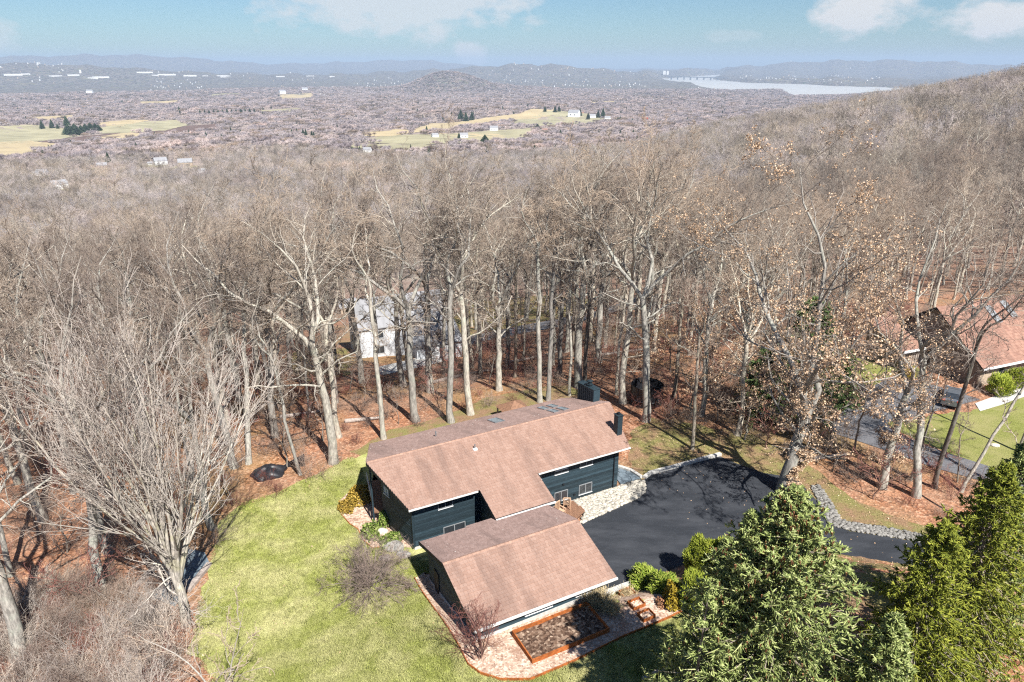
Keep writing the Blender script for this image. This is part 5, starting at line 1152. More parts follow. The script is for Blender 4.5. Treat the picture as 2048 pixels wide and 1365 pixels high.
# ------------------------------------------------------------------ forests as masses (instances on points)
def low_tree(seed, mat, lod, **kw):
    big, fine, _ = oak(seed, lod=lod, **kw); V, F, A = pack(big + fine); me = np_mesh('forest_tree', V, F, {'rad': A}); me.materials.append(MAT[mat]); me.polygons.foreach_set('use_smooth', [True] * len(F))
    o = bpy.data.objects.new('forest_tree', me); NOCOL.objects.link(o); return o
def crown_clump(seed, n=7, span=13, h=11, mat='bark_far', blades=80, w=.23):
    """several bare crowns seen from afar: short stems and upward sprays"""
    g = np.random.default_rng(seed); V, F, A, k = [], [], [], 0
    for c in range(n):
        cx, cy = g.uniform(-span, span, 2); hh = h * g.uniform(.75, 1.2); P = np.zeros((blades, 2, 3)); u = g.normal(size=(blades, 3)); u[:, 2] = np.abs(u[:, 2]) + .2; u /= np.linalg.norm(u, axis=1, keepdims=True)
        rr = hh * .45; P[:, 0] = np.array([cx, cy, hh * .45]) + u * rr * g.uniform(.1, .6, (blades, 1)) * np.array([1.1, 1.1, .8]); P[:, 1] = np.array([cx, cy, hh * .45]) + u * rr * g.uniform(.8, 1.2, (blades, 1)) * np.array([1.25, 1.25, 1.1])
        st = np.zeros((3, 2, 3)); st[:, 0] = np.array([cx, cy, -2]) + g.normal(size=(3, 3)) * np.array([.8, .8, 0]); st[:, 1] = st[:, 0] + np.array([0, 0, hh * .8]) + g.normal(size=(3, 3))
        for Q, r_ in ((P, np.tile([w, w * .4], (blades, 1))), (st, np.tile([.3, .15], (3, 1)))):
            v, f = tubes_np(Q, r_, 3); V.append(v); F.append(f + k); A.append(np.repeat(r_.ravel() * .12, 3)); k += len(v)
    me = np_mesh('forest_clump', np.vstack(V), np.vstack(F), {'rad': np.concatenate(A)}); me.materials.append(MAT[mat]); o = bpy.data.objects.new('forest_clump', me); NOCOL.objects.link(o); return o
def conifer_far(seed, h=15, r=3.2):
    g = np.random.default_rng(seed); n = 420; t = g.random(n) ** .8; z = h * (.06 + .94 * t); a = g.uniform(0, 6.28, n); q = r * (1 - t) ** .85 + .15; P = np.zeros((n, 2, 3)); P[:, 0] = np.stack([q * .25 * np.cos(a), q * .25 * np.sin(a), z], 1); P[:, 1] = np.stack([q * np.cos(a), q * np.sin(a), z - .22 * q], 1)
    v, f = tubes_np(P, np.tile([.5, .12], (n, 1)), 3); me = np_mesh('forest_evergreen', v, f, {'rad': np.zeros(len(v))}); me.materials.append(MAT['evergreen']); o = bpy.data.objects.new('forest_evergreen', me); NOCOL.objects.link(o); return o
FARM = bpy.data.collections.new('forest_mid'); FARF = bpy.data.collections.new('forest_far'); FARC = bpy.data.collections.new('forest_clumps'); BRSH = bpy.data.collections.new('brush')
for i in range(4): FARM.objects.link(low_tree(201 + i, ('bark_mid', 'bark', 'bark_mid', 'bark_dark')[i], 1, H=(22, 24, 20, 23)[i], r=(.28, .32, .22, .3)[i], hf=.5, forks=(3, 2, 3, 4)[i], spread=(12, 32), side=4, dens=1.12, twig=1.9))
for i in range(4): FARF.objects.link(low_tree(231 + i, ('bark_mid', 'bark_mid', 'bark_dark', 'bark_far')[i], 1, H=(17, 19, 16, 18)[i], r=(.3, .34, .26, .3)[i], hf=.36, forks=(4, 3, 5, 4)[i], spread=(16, 40), side=5, dens=.82, twig=4.2))
for i in range(3): FARC.objects.link(crown_clump(251 + i, mat=('bark_far', 'bark_far', 'bark_dark')[i]))
FARC.objects.link(conifer_far(5, 16, 5))
def brush(seed, h=2.2, mat='bark_dark', n=16):
    g = np.random.default_rng(seed); P = np.zeros((n, 5, 3)); P[:, 0, :2] = g.normal(size=(n, 2)) * .35
    d = g.normal(size=(n, 3)) * .5; d[:, 2] = 1; d /= np.linalg.norm(d, axis=1, keepdims=True)
    for s in range(1, 5): d = d + g.normal(size=d.shape) * .18; d /= np.linalg.norm(d, axis=1, keepdims=True); P[:, s] = P[:, s - 1] + d * h * g.uniform(.6, 1.1, (n, 1)) / 4
    Rr = np.tile(np.linspace(.016, .006, 5), (n, 1)); B, BR = grow(g, P, Rr, 7, .2, 1, (20, 60), (.3, .55), .7, 4, .2, .03, .006); Cc, CR = grow(g, B, BR, 3, .2, 1, (20, 60), (.4, .7), .8, 3, .2, 0, .0055)
    V, F, A = pack([(P, Rr, 3), (B, BR, 3), (Cc, CR, 3)]); me = np_mesh('brush', V, F, {'rad': A}); me.materials.append(MAT[mat]); o = bpy.data.objects.new('brush', me); NOCOL.objects.link(o); return o
for i in range(3): BRSH.objects.link(brush(300 + i, (2.0, 2.8, 1.6)[i], ('bark_dark', 'bark_dark', 'bark_red')[i]))
BRAM = bpy.data.collections.new('brambles')
for i in range(4): BRAM.objects.link(brush(320 + i, (3.4, 2.6, 2.2, 1.6)[i], ('bark_pale', 'bark_dark', 'bark', 'bark_red')[i], 18))
def mass(name, pts, coll, n, seed, smin, smax, wts=None, up=-.1, tilt=.04):
    g = np.random.default_rng(seed); N = len(pts); V = np.column_stack([pts, hgt(pts[:, 0], pts[:, 1]) + up])
    me = bpy.data.meshes.new(name); me.vertices.add(N); me.vertices.foreach_set('co', V.astype(np.float32).ravel())
    idx = g.choice(n, N, p=wts) if wts is not None else g.integers(0, n, N)
    A = me.attributes.new('pick', 'INT', 'POINT'); A.data.foreach_set('value', idx.astype(np.int32))
    A = me.attributes.new('turn', 'FLOAT_VECTOR', 'POINT'); A.data.foreach_set('vector', np.column_stack([g.normal(size=N) * tilt, g.normal(size=N) * tilt, g.uniform(0, 6.28, N)]).astype(np.float32).ravel())
    A = me.attributes.new('size', 'FLOAT', 'POINT'); A.data.foreach_set('value', g.uniform(smin, smax, N).astype(np.float32))
    o = bpy.data.objects.new(name, me); COL.objects.link(o)
    ng = bpy.data.node_groups.new(name, 'GeometryNodeTree'); ng.interface.new_socket('Geometry', in_out='INPUT', socket_type='NodeSocketGeometry'); ng.interface.new_socket('Geometry', in_out='OUTPUT', socket_type='NodeSocketGeometry')
    NN = ng.nodes.new; gi, go = NN('NodeGroupInput'), NN('NodeGroupOutput'); ip = NN('GeometryNodeInstanceOnPoints'); ci = NN('GeometryNodeCollectionInfo'); ci.inputs['Collection'].default_value = coll; ci.inputs['Separate Children'].default_value = True; ci.inputs['Reset Children'].default_value = True
    def na(nm, ty): q = NN('GeometryNodeInputNamedAttribute'); q.data_type = ty; q.inputs[0].default_value = nm; return q.outputs[0]
    L_ = ng.links.new; L_(gi.outputs[0], ip.inputs['Points']); L_(ci.outputs[0], ip.inputs['Instance']); ip.inputs['Pick Instance'].default_value = True
    L_(na('pick', 'INT'), ip.inputs['Instance Index']); L_(na('turn', 'FLOAT_VECTOR'), ip.inputs['Rotation']); L_(na('size', 'FLOAT'), ip.inputs['Scale']); L_(ip.outputs[0], go.inputs[0])
    md = o.modifiers.new('scatter', 'NODES'); md.node_group = ng; tag(o, kind='stuff'); return o
HS = [(86, 352, 24, 'white', 'sh_grey', 'white house with a grey roof by a green yard at the far left'), (160, 350, 18, 'white', 'sh_grey', 'white house with a reddish porch right of the far left house'), (205, 337, 22, 'tanwall', 'sh_grey', 'grey house half hidden by trees above the red barn'), (222, 365, 18, 'red', 'sh_grey', 'red barn with a grey roof among bare trees'), (300, 330, 12, 'white', 'sh_grey', 'small white garage left of the large white house'),
      (322, 330, 30, 'white', 'sh_grey', 'large white house with several gables on the valley slope'), (372, 334, 34, 'tanwall', 'sh_grey', 'wide pale grey roofed house right of the large white house'), (305, 352, 14, 'white', 'sh_grey', 'small white house below the large white house'), (120, 378, 34, 'white', 'sh_grey', 'broad pale roofs at the edge of the near wood on the left'), (405, 346, 18, 'white', 'sh_grey', 'pale house under the trees right of the wide grey house'), (552, 348, 12, 'white', 'sh_grey', 'single white house in the trees at mid valley'), (735, 305, 22, 'white', 'sh_grey', 'white house by the evergreens below the fields'),
      (870, 275, 18, 'white', 'sh_grey', 'pale green roofed barn in the valley field'), (928, 276, 22, 'white', 'sh_grey', 'white farmhouse beside the dark tree in the field'), (988, 262, 22, 'white', 'sh_grey', 'long low white shed in the upper field'), (1148, 234, 30, 'white', 'sh_grey', 'long white barn at the top of the tan field'), (1185, 236, 16, 'white', 'sh_grey', 'white farmhouse between the tall evergreens'), (1215, 240, 16, 'white', 'sh_grey', 'white house at the right end of the farm'), (1165, 228, 8, 'tanwall', 'sh_red', 'small tan house above the long barn'), (1290, 241, 14, 'red', 'sh_red', 'reddish barn right of the farm'), (565, 188, 16, 'white', 'sh_grey', 'white building at the far tan field'), (610, 182, 14, 'white', 'sh_grey', 'pale shed row beyond the far tan field'), (1090, 264, 14, 'tanwall', 'sh_red', 'tan house beside the round dark tree'), (180, 187, 24, 'white', 'sh_grey', 'pale long roof in the left valley woods'), (70, 348, 8, 'white', 'sh_grey', 'narrow white chimney house beside the far left house')]
CLEAR = []
for h_ in HS:
    x, y, z = at(h_[0], h_[1]); CLEAR.append((x, y, h_[2] * .72 * math.hypot(x, y) / 1480 * 1.15 + 3))
FIELDS = []
def field(pts, mat, far=True):
    P = PX(pts); FIELDS.append(P); sheet('field', P, MAT[mat], .8, 40, wob=6, step=20)
field([(-60, 290), (60, 282), (118, 288), (70, 308), (20, 322), (-60, 330)], 'tan_field')
field([(-60, 256), (60, 250), (140, 258), (160, 272), (90, 282), (0, 289), (-60, 289)], 'green_field')
field([(80, 281), (180, 272), (240, 266), (246, 275), (150, 284), (84, 287)], 'plough')
field([(190, 258), (290, 244), (350, 240), (380, 250), (330, 262), (240, 268), (195, 268)], 'green_field'); field([(200, 273), (262, 266), (300, 270), (240, 279), (200, 280)], 'tan_field'); field([(300, 262), (380, 252), (440, 248), (430, 257), (350, 268), (305, 269)], 'plough')
field([(180, 250), (260, 240), (300, 241), (240, 254)], 'tan_field')
field([(700, 272), (780, 262), (860, 248), (950, 240), (1040, 228), (1110, 217), (1126, 227), (1040, 240), (960, 251), (860, 264), (780, 274)], 'tan_field')
field([(1036, 234), (1112, 222), (1210, 232), (1190, 247), (1060, 254), (1026, 248)], 'green_field')
field([(720, 280), (860, 270), (980, 262), (1070, 255), (1060, 270), (980, 288), (850, 290), (750, 288)], 'green_field'); field([(880, 268), (985, 266), (1020, 276), (930, 283)], 'tan_field'); field([(690, 288), (760, 290), (900, 292), (890, 298), (760, 299), (700, 296)], 'green_field')
field([(560, 189), (625, 186), (626, 197), (562, 200)], 'tan_field'); field([(60, 235), (150, 231), (155, 238), (70, 243)], 'tan_field'); field([(280, 204), (355, 201), (356, 206), (284, 211)], 'tan_field'); field([(1180, 205), (1230, 203), (1232, 207), (1182, 209)], 'tan_field'); field([(420, 190), (480, 187), (482, 191), (424, 194)], 'green_field'); field([(520, 222), (600, 217), (604, 222), (524, 227)], 'green_field')
def cull(p):
    k = np.ones(len(p), bool)
    for (hx, hy, hr) in CLEAR:
        d = np.array([hx, hy]) / math.hypot(hx, hy); s = (p - [hx, hy]) @ d; q = np.abs((p - [hx, hy]) @ np.array([-d[1], d[0]])); k &= ~((s > -hr * 2.6) & (s < hr) & (q < hr))
    p = p[k]
    r = np.hypot(p[:, 0], p[:, 1]); ok = np.ones(len(p), bool)
    for f in FIELDS: ok &= ~inpoly(p[:, 0], p[:, 1], f)
    ok &= river_mask(p[:, 0], p[:, 1], r, 0) < .5
    return p[ok]
rest = pts[NEAR_MAX:]
midp = scatter(16000, 5.6, 140, 420, -45, 45, 23, ZONES); midp = np.vstack([rest[np.hypot(rest[:, 0], rest[:, 1]) < 139], midp]) if len(rest) else midp
mass('woodland', midp, FARM, 4, 1, .62, .95)
mass('far_woodland', cull(scatter(42000, 8.2, 420, 1500, -45, 45, 24)), FARF, 4, 2, .75, 1.2)
mass('valley_woodland', cull(scatter(120000, 18, 1500, 9500, -44, 42, 25)), FARC, 4, 3, .8, 1.25, [.40, .36, .20, .04])
br = scatter(4200, 2.2, 44, 125, -44, 42, 29, ZONES); mass('undergrowth', br, BRSH, 3, 4, .6, 1.25, tilt=.12)
BZ = PX([(-60, 1420), (330, 1420), (360, 1290), (300, 1190), (180, 1150), (60, 1170), (-60, 1200)]); bb = scatter(15000, .78, 22, 52, -48, -20, 30); bb = bb[inpoly(bb[:, 0], bb[:, 1], BZ)]; mass('brambles', bb, BRAM, 4, 5, .7, 1.15, tilt=.15)
print('counts', len(pts), len(sp), len(midp), len(br), len(bb), 'near r', NEAR_R)

# ------------------------------------------------------------------ conifers
def spindles(P, r):
    """P (N,2,3) -> slim tapering shoots"""
    N = len(P); rr = np.asarray(r, float) * np.ones(N); return tubes_np(P, np.stack([rr, rr * .28], 1), 3)
def conifer(name, label, x, y, H, Rm, seed, mat, nb=230, k1=11, k2=7, shoot=(.22, .42), sr=.042, droop=0.0, cones=0, bmat='bark_dark', group=None, power=.8, bare=0.0, lo=.03):
    g = np.random.default_rng(seed); T = thing(name, label, 'tree', (x, y, gz(x, y)), 0, group)
    m = 9; z = np.linspace(-.4, H, m); tl = np.stack([.03 * np.sin(z * .7), .03 * np.cos(z * .6), z], 1); tr = np.linspace(.02 * H * .5 + .05, .012, m)
    t = lo + (1 - lo) * (np.arange(nb) + g.random(nb)) / nb; t = t ** .92; hz = H * t; a = np.arange(nb) * 2.39996 + g.normal(size=nb) * .25; ln = (Rm * np.clip(1 - t, 0, 1) ** power + .18) * g.uniform(.72, 1.12, nb)
    el = np.radians(np.interp(t, [0, .5, .85, 1], [-16 - droop, -4 - droop * .6, 22, 55])); d = np.stack([np.cos(a) * np.cos(el), np.sin(a) * np.cos(el), np.sin(el)], 1)
    P = np.zeros((nb, 7, 3)); P[:, 0] = np.stack([np.interp(hz, z, tl[:, 0]), np.interp(hz, z, tl[:, 1]), hz], 1)
    for s in range(1, 7): d = d + g.normal(size=d.shape) * .05 + np.array([0, 0, -.03 - droop * .002 if s < 4 else .09]); d /= np.linalg.norm(d, axis=1, keepdims=True); P[:, s] = P[:, s - 1] + d * (ln / 6)[:, None]
    Rr = (.010 + .012 * ln)[:, None] * np.linspace(1, .3, 7)[None]
    nb_ = np.repeat(np.arange(nb), 1)
    B, BR = grow(g, P, Rr, k1, .10 + bare, 1.0, (38, 68), (.16, .30), .5, 4, .10, -.02 - droop * .004, .006, lenpow=.55)
    S, SR = grow(g, B, BR, k2, .12, 1.0, (28, 60), (.3, .6), .5, 2, .1, -.01 - droop * .006, .005, lenpow=.3)
    D = S[:, 1] - S[:, 0]; L = np.linalg.norm(D, axis=1, keepdims=True) + 1e-6; S[:, 1] = S[:, 0] + D / L * np.clip(L, shoot[0], shoot[1]) * g.uniform(.75, 1.2, L.shape)
    # leading shoots along the branches themselves
    Tp = np.concatenate([np.stack([P[:, s], P[:, s] + (P[:, s + 1] - P[:, s]) * 1.25], 1) for s in (3, 4, 5)]); Bt = np.stack([B[:, 2], B[:, 3] + (B[:, 3] - B[:, 2]) * .2], 1); B1 = np.stack([B[:, 1], B[:, 2] + (B[:, 2] - B[:, 1]) * .1], 1)
    tp = np.array([[[0, 0, H - .5], [0, 0, H + .35]]]) + tl[-1] * np.array([1, 1, 0])
    V, F = [], []; k = 0
    for Q, r in ((S, sr), (Tp, sr * 1.15), (Bt, sr), (B1, sr), (tp, sr)):
        v, f = spindles(Q, r * g.uniform(.75, 1.25, len(Q))); V.append(v); F.append(f + k); k += len(v)
    wood('trunk', [(tl[None], tr[None], 8), (P, Rr, 4), (B[:, ::3], BR[:, ::3], 3)], MAT[bmat], T)
    o = link('needles', np_mesh('needles', np.vstack(V), np.vstack(F)), MAT[mat], T); tag(o, kind='stuff')
    if cones:
        w = (B[:, 3, 2] > H * .45) * (.3 + B[:, 3, 2] / H); q = B[g.choice(len(B), cones, p=w / w.sum()), 3] + g.normal(size=(cones, 3)) * .06
        C = np.stack([q, q + np.array([0, 0, -.19]) + g.normal(size=q.shape) * .03], 1); v, f = spindles(C, .052); o = link('cones', np_mesh('cones', v, f), MAT['conebrown'], T); tag(o, kind='stuff')
    return T
def apex(px, py, y):
    d = ray(px, py); t = y / d[1]; x, z = d[0] * t, CAMH + d[2] * t; return x, y, z - gz(x, y)
x, y, h = apex(1592, 985, 24.5); conifer('spruce_tree', 'large blue green spruce hung with brown cones at the lower right', x, y, h, 7.0, 41, 'spruce', nb=340, k1=14, k2=9, cones=1100, shoot=(.16, .30), sr=.042, power=.74)
x, y, h = apex(1507, 1032, 24.9); conifer('spruce_tree', 'smaller blue green spruce pressed against the left side of the large spruce', x, y, h, 2.9, 42, 'spruce', nb=170, k1=11, k2=7, cones=40, sr=.048)
x, y, h = apex(1458, 1082, 39.0); conifer('spruce_tree', 'low dark green spruce just right of the rounded arborvitae shrubs', x, y, h, 1.9, 43, 'spruce', nb=90, k1=10, k2=7, sr=.045)
x, y, h = apex(1418, 1170, 24.0); conifer('spruce_tree', 'thin open branched spruce at the bottom edge left of the large spruce', x, y, h, 2.6, 44, 'spruce', nb=50, k1=8, k2=6, sr=.042, bare=.3)
x, y, h = apex(1892, 1052, 27.0); conifer('spruce_tree', 'yellow green spruce between the large coned spruce and the right edge', x, y, h, 4.6, 45, 'spruce2', nb=250, k1=13, k2=8, droop=14, shoot=(.16, .30), sr=.033, power=.75)
x, y, h = apex(2013, 934, 29.0); conifer('spruce_tree', 'tallest yellow green spruce at the right edge', x, y, h, 4.8, 46, 'spruce2', nb=270, k1=13, k2=8, droop=14, shoot=(.16, .30), sr=.033, power=.75)
x, y, h = apex(2062, 885, 33.0); conifer('spruce_tree', 'blue green spruce cut off by the right edge behind the tallest spruce', x, y, h, 4.2, 47, 'spruce', nb=200, k1=11, k2=7, sr=.045)
x, y, h = apex(1790, 1240, 22.0); conifer('spruce_tree', 'low bluish spruce at the bottom edge between the two largest spruces', x, y, h, 3.4, 48, 'spruce', nb=150, k1=11, k2=7, sr=.045)
x, y = foot(1592, 852); conifer('pine_tree', 'dark green pine standing behind the big leafy oak', x, y, 13.5, 4.6, 51, 'pine', nb=120, k1=9, k2=7, shoot=(.3, .5), sr=.07, bare=.2, power=.5, lo=.15)
x, y = foot(1512, 838); conifer('pine_tree', 'lower dark pine left of the pine behind the big oak', x, y, 7.5, 3.2, 52, 'pine', nb=80, k1=8, k2=7, shoot=(.3, .5), sr=.07, bare=.1, power=.5)
x, y = foot(1675, 815); conifer('pine_tree', 'small dark pine at the bend of the neighbouring driveway', x, y, 6.5, 2.6, 53, 'pine', nb=70, k1=8, k2=7, shoot=(.3, .5), sr=.07, power=.5)

# ------------------------------------------------------------------ shrubs and garden plants
def leafy_shrub(name, label, x, y, rad, n, mat, seed, size=.09, upright=False, stems=10, asp=.6, spiky=False, cat='shrub', group=None):
    g = np.random.default_rng(seed); T = thing(name, label, cat, (x, y, gz(x, y)), g.uniform(0, 6), group); u = g.normal(size=(n, 3)); u /= np.linalg.norm(u, axis=1, keepdims=True); u[:, 2] = np.abs(u[:, 2]) if not upright else u[:, 2]
    lump = 1 + .14 * np.sin(u[:, 0] * 5 + seed) + .12 * np.sin(u[:, 1] * 6 + 2 * seed) + .08 * np.sin(u[:, 2] * 9); rr = g.uniform(.55, 1, n) ** .6 * lump; p = u * rr[:, None] * np.array(rad) + np.array([0, 0, rad[2] * (1.0 if upright else .12)])
    if spiky or upright:
        d = u * np.array([1, 1, .5]) + np.array([0, 0, 1.1 if upright else .35]) + g.normal(size=u.shape) * .35; d /= np.linalg.norm(d, axis=1, keepdims=True)
        V, F = spindles(np.stack([p - d * size, p + d * size * g.uniform(.8, 2.2 if spiky else 1.3, (n, 1))], 1), size * .28)
    else: V, F = leaf_quads(g, p, size, asp=asp)
    P = np.zeros((stems, 5, 3)); e = u[:stems].copy(); e[:, 2] = np.abs(e[:, 2])
    for s in range(5): P[:, s] = e * np.array(rad) * (s / 4.5) * np.array([1, 1, 1.1]) * np.array([(s / 4), (s / 4), 1]) ** .5
    wood('stem', [(P, np.tile(np.linspace(.03, .01, 5), (stems, 1)), 5)], MAT['bark_dark'], T); o = link('leaves', np_mesh('leaves', V, F), MAT[mat], T); tag(o, kind='stuff'); return T
def shrub_at(px, py, *a, **k): x, y = foot(px, py); return leafy_shrub(a[0], a[1], x, y, *a[2:], **k)
shrub_at(1393, 1150, 'arborvitae', 'left rounded upright green arborvitae at the edge of the driveway', (1.05, 1.05, 1.55), 5200, 'arbor', 1, size=.11, upright=True)
shrub_at(1425, 1148, 'arborvitae', 'right rounded upright green arborvitae behind the low dark spruce', (1.0, 1.0, 1.45), 4800, 'arbor', 2, size=.11, upright=True)
shrub_at(1385, 1222, 'arborvitae', 'leaning green arborvitae beside the yellow shrub', (1.05, 1.0, 1.5), 5200, 'arbor', 3, size=.11, upright=True)
shrub_at(1299, 1172, 'juniper', 'spreading bright green juniper over the end of the kerb', (1.5, 1.0, 1.1), 3000, 'juniper', 4, size=.17, spiky=True)
shrub_at(1325, 1180, 'juniper', 'second lobe of bright green juniper beside the yellow shrub', (1.1, .9, 1.0), 2000, 'juniper', 14, size=.16, spiky=True)
shrub_at(1346, 1212, 'yellow_shrub', 'yellow leaved shrub between the juniper and the leaning arborvitae', (.75, .7, 1.6), 2000, 'yellowleaf', 5, size=.09)
shrub_at(1324, 1212, 'barberry', 'small dark purple shrub at the foot of the yellow shrub', (.45, .45, .5), 500, 'conebrown', 6, size=.06)
shrub_at(722, 1000, 'amber_shrub', 'wide amber and green shrub at the left back corner of the house', (1.6, 1.0, 1.15), 2600, 'orangeleaf', 7, size=.10)
shrub_at(694, 1018, 'amber_shrub', 'smaller rusty amber shrub at the tip of the mulch bed', (1.0, .7, .75), 1400, 'orangeleaf', 8, size=.09)
shrub_at(744, 1072, 'rhododendron', 'loose green rhododendron in the mulch below the left wall', (.85, .75, 1.0), 700, 'rhodo', 9, size=.11)
shrub_at(771, 1052, 'rhododendron', 'taller rhododendron against the left wall of the house', (.6, .6, 1.1), 600, 'rhodo', 10, size=.11)
shrub_at(781, 1086, 'rhododendron', 'bright green low rhododendron beside the flat boulder', (.9, .75, .7), 800, 'rhodo', 11, size=.11)
shrub_at(1997, 790, 'arborvitae', 'rounded green shrub at the front wall of the brown house', (1.3, 1.3, 1.2), 2400, 'arbor', 12, size=.14, upright=True)
shrub_at(2030, 775, 'arborvitae', 'second rounded green shrub further along the brown house wall', (1.2, 1.2, 1.15), 2400, 'arbor', 13, size=.14, upright=True)
shrub_at(1812, 752, 'amber_shrub', 'small golden shrub at the wall of the brown house side wing', (1.1, 1.0, 1.0), 1000, 'yellowleaf', 15, size=.12)
shrub_at(775, 1100, 'rhododendron', 'tiny green plant in front of the flat boulder', (.4, .4, .35), 200, 'rhodo', 16, size=.08)
def twig_shrub(name, label, x, y, stems, ln, spread, mat, seed, k=(8, 6, 4), up=.02, r=.03, arch=-.02, cat='shrub'):
    g = np.random.default_rng(seed); T = thing(name, label, cat, (x, y, gz(x, y)), 0); P = np.zeros((stems, 7, 3)); P[:, 0, :2] = g.normal(size=(stems, 2)) * .15; a = g.uniform(0, 6.28, stems); th = np.radians(g.uniform(*spread, stems)); d = np.stack([np.cos(a) * np.sin(th), np.sin(a) * np.sin(th), np.cos(th)], 1)
    P[:, 0, 2] = -.2
    for s in range(1, 7): d = d + g.normal(size=d.shape) * .12 + np.array([0, 0, arch * s]); d /= np.linalg.norm(d, axis=1, keepdims=True); P[:, s] = P[:, s - 1] + d * (ln * g.uniform(.7, 1.1, (stems, 1)) / 6); P[:, s, 2] = np.maximum(P[:, s, 2], .1)
    Rr = np.tile(np.linspace(r, r * .3, 7), (stems, 1)); B, BR = grow(g, P, Rr, k[0], .2, 1, (20, 55), (.25, .5), .5, 5, .16, up, .009); C, CR = grow(g, B, BR, k[1], .15, 1, (20, 60), (.35, .6), .6, 4, .18, up, .007); D, DR = grow(g, C, CR, k[2], .15, 1, (20, 60), (.4, .7), .7, 3, .2, up, .006)
    wood('trunk', [(P, Rr, 6)], MAT[mat], T); wood('crown', [(B, BR, 4), (C, CR, 3), (D, DR, 3)], MAT[mat], T); return T
x, y = foot(962, 1316); twig_shrub('red_twig_tree', 'small multi stemmed bare tree with reddish twigs at the garage corner', x, y, 7, 4.3, (6, 30), 'bark_red', 21, r=.05, arch=.004, cat='tree')
x, y = foot(742, 1172); twig_shrub('weeping_shrub', 'wide brown bare weeping shrub on the lawn left of the garage', x, y, 34, 3.9, (15, 72), 'bark_dark', 22, k=(10, 7, 4), up=-.03, arch=-.035, r=.04)
x, y = foot(820, 1165); twig_shrub('bare_shrub', 'low bare shrub between the weeping shrub and the garage wall', x, y, 8, 1.4, (20, 60), 'bark_dark', 23, k=(6, 5, 2), arch=-.01, r=.018)
def grass_clump(px, py, n, h, label, seed):
    g = np.random.default_rng(seed); x, y = foot(px, py); T = thing('ornamental_grass', label, 'plant', (x, y, gz(x, y))); P = np.zeros((n, 5, 3)); P[:, 0, :2] = g.normal(size=(n, 2)) * .28; a = g.uniform(0, 6.28, n); th = np.radians(np.abs(g.normal(size=n)) * 30); d = np.stack([np.cos(a) * np.sin(th), np.sin(a) * np.sin(th), np.cos(th)], 1); L = h * g.uniform(.5, 1.15, (n, 1))
    for s in range(1, 5): d = d + np.stack([np.cos(a), np.sin(a), -np.ones(n)], 1) * .13 * g.random((n, 1)); d /= np.linalg.norm(d, axis=1, keepdims=True); P[:, s] = P[:, s - 1] + d * L / 4
    v, f = tubes_np(P, np.tile(np.linspace(.014, .008, 5), (n, 1)), 3); o = link('blades', np_mesh('blades', v, f), MAT['straw'], T); tag(o, kind='stuff')
grass_clump(1197, 1212, 800, 1.25, 'tan ornamental grass clump nearest the garage right corner', 31); grass_clump(1222, 1222, 400, .8, 'lower tan ornamental grass clump beside the row of small planters', 32); grass_clump(1256, 1192, 160, .7, 'sparse straw coloured grass growing out of the first small planter', 33)
# fallen trunks in the leaves
for i, (a, b, lb) in enumerate([((860, 770), (985, 742), 'long fallen trunk lying in the leaves behind the house'), ((1010, 728), (1130, 702), 'fallen trunk beside the road in the wood'), ((1190, 715), (1300, 700), 'pale fallen trunk beyond the trampoline'), ((1590, 925), (1700, 912), 'broken branch lying on the leafy slope by the oak'), ((560, 838), (640, 826), 'dark fallen log left of the big forked oak'), ((690, 846), (770, 838), 'fallen log right behind the big forked oak')]):
    p, q = foot(*a), foot(*b); n = 7; t = np.linspace(0, 1, n)[:, None]; X = np.array(p)[None] * (1 - t) + np.array(q)[None] * t; Z = hgt(X[:, 0], X[:, 1]) + .2; P = np.column_stack([X, Z])[None]
    V, F = tubes(P, np.linspace(.26, .12, n)[None], 8, cap=True); me = MB(); me.add(V, F); o = me.build('fallen_log', MAT['timber'], None, True); tag(o, lb, 'log')

# ------------------------------------------------------------------ the valley
def water():
    me = MB(); me.add([(x, y, RIVER_Z) for x, y in RIV], [list(range(len(RIV)))]); o = me.build('river', MAT['water'])
    bm = bmesh.new(); bm.from_mesh(o.data); bmesh.ops.triangulate(bm, faces=bm.faces[:]); bmesh.ops.recalc_face_normals(bm, faces=bm.faces[:])
    if sum(f.normal.z for f in bm.faces) < 0: bmesh.ops.reverse_faces(bm, faces=bm.faces[:])
    bm.to_mesh(o.data); bm.free(); tag(o, kind='structure')
water()
def bridge():
    a, b = Vector((*flat(1336, 159.6, RIVER_Z), RIVER_Z)), Vector((*flat(1456, 161.5, RIVER_Z), RIVER_Z)); B = thing('river_bridge', 'long dark bridge on piers crossing the wide river', 'bridge', a); d = b - a
    me = MB(); me.bar((0, 0, 62), tuple(d + Vector((0, 0, 48))), 40, 16); me.build('bridge_deck', MAT['metal'], B); n = 9
    for k in range(n): p = d * ((k + .5) / n); q = MB(); q.bar((p.x, p.y, -5), (p.x, p.y, 54 - k), 26, 26, up=(1, 0, 0)); q.build('pier', MAT['metal'], B)
bridge()
def far_box(name, px, py, wpx, h, label, group, mat='gutter', depth=None, cat='building', roof=None):
    x, y, z = at(px, py); dist = math.hypot(x, y); w = wpx * dist / 1490; dp = depth or w * .6; me = thing(name, label, cat, (x, y, z), -math.atan2(x, y) + R(8), group)
    m = MB(); m.box((-w/2, -dp/2, -12), (w/2, dp/2, h)); m.build('wall', MAT[mat], me); m = MB(); m.box((-w/2 - .5, -dp/2 - .5, h + .01), (w/2 + .5, dp/2 + .5, h + h * .06)); m.build('roof', MAT[roof or 'gutter'], me); return me
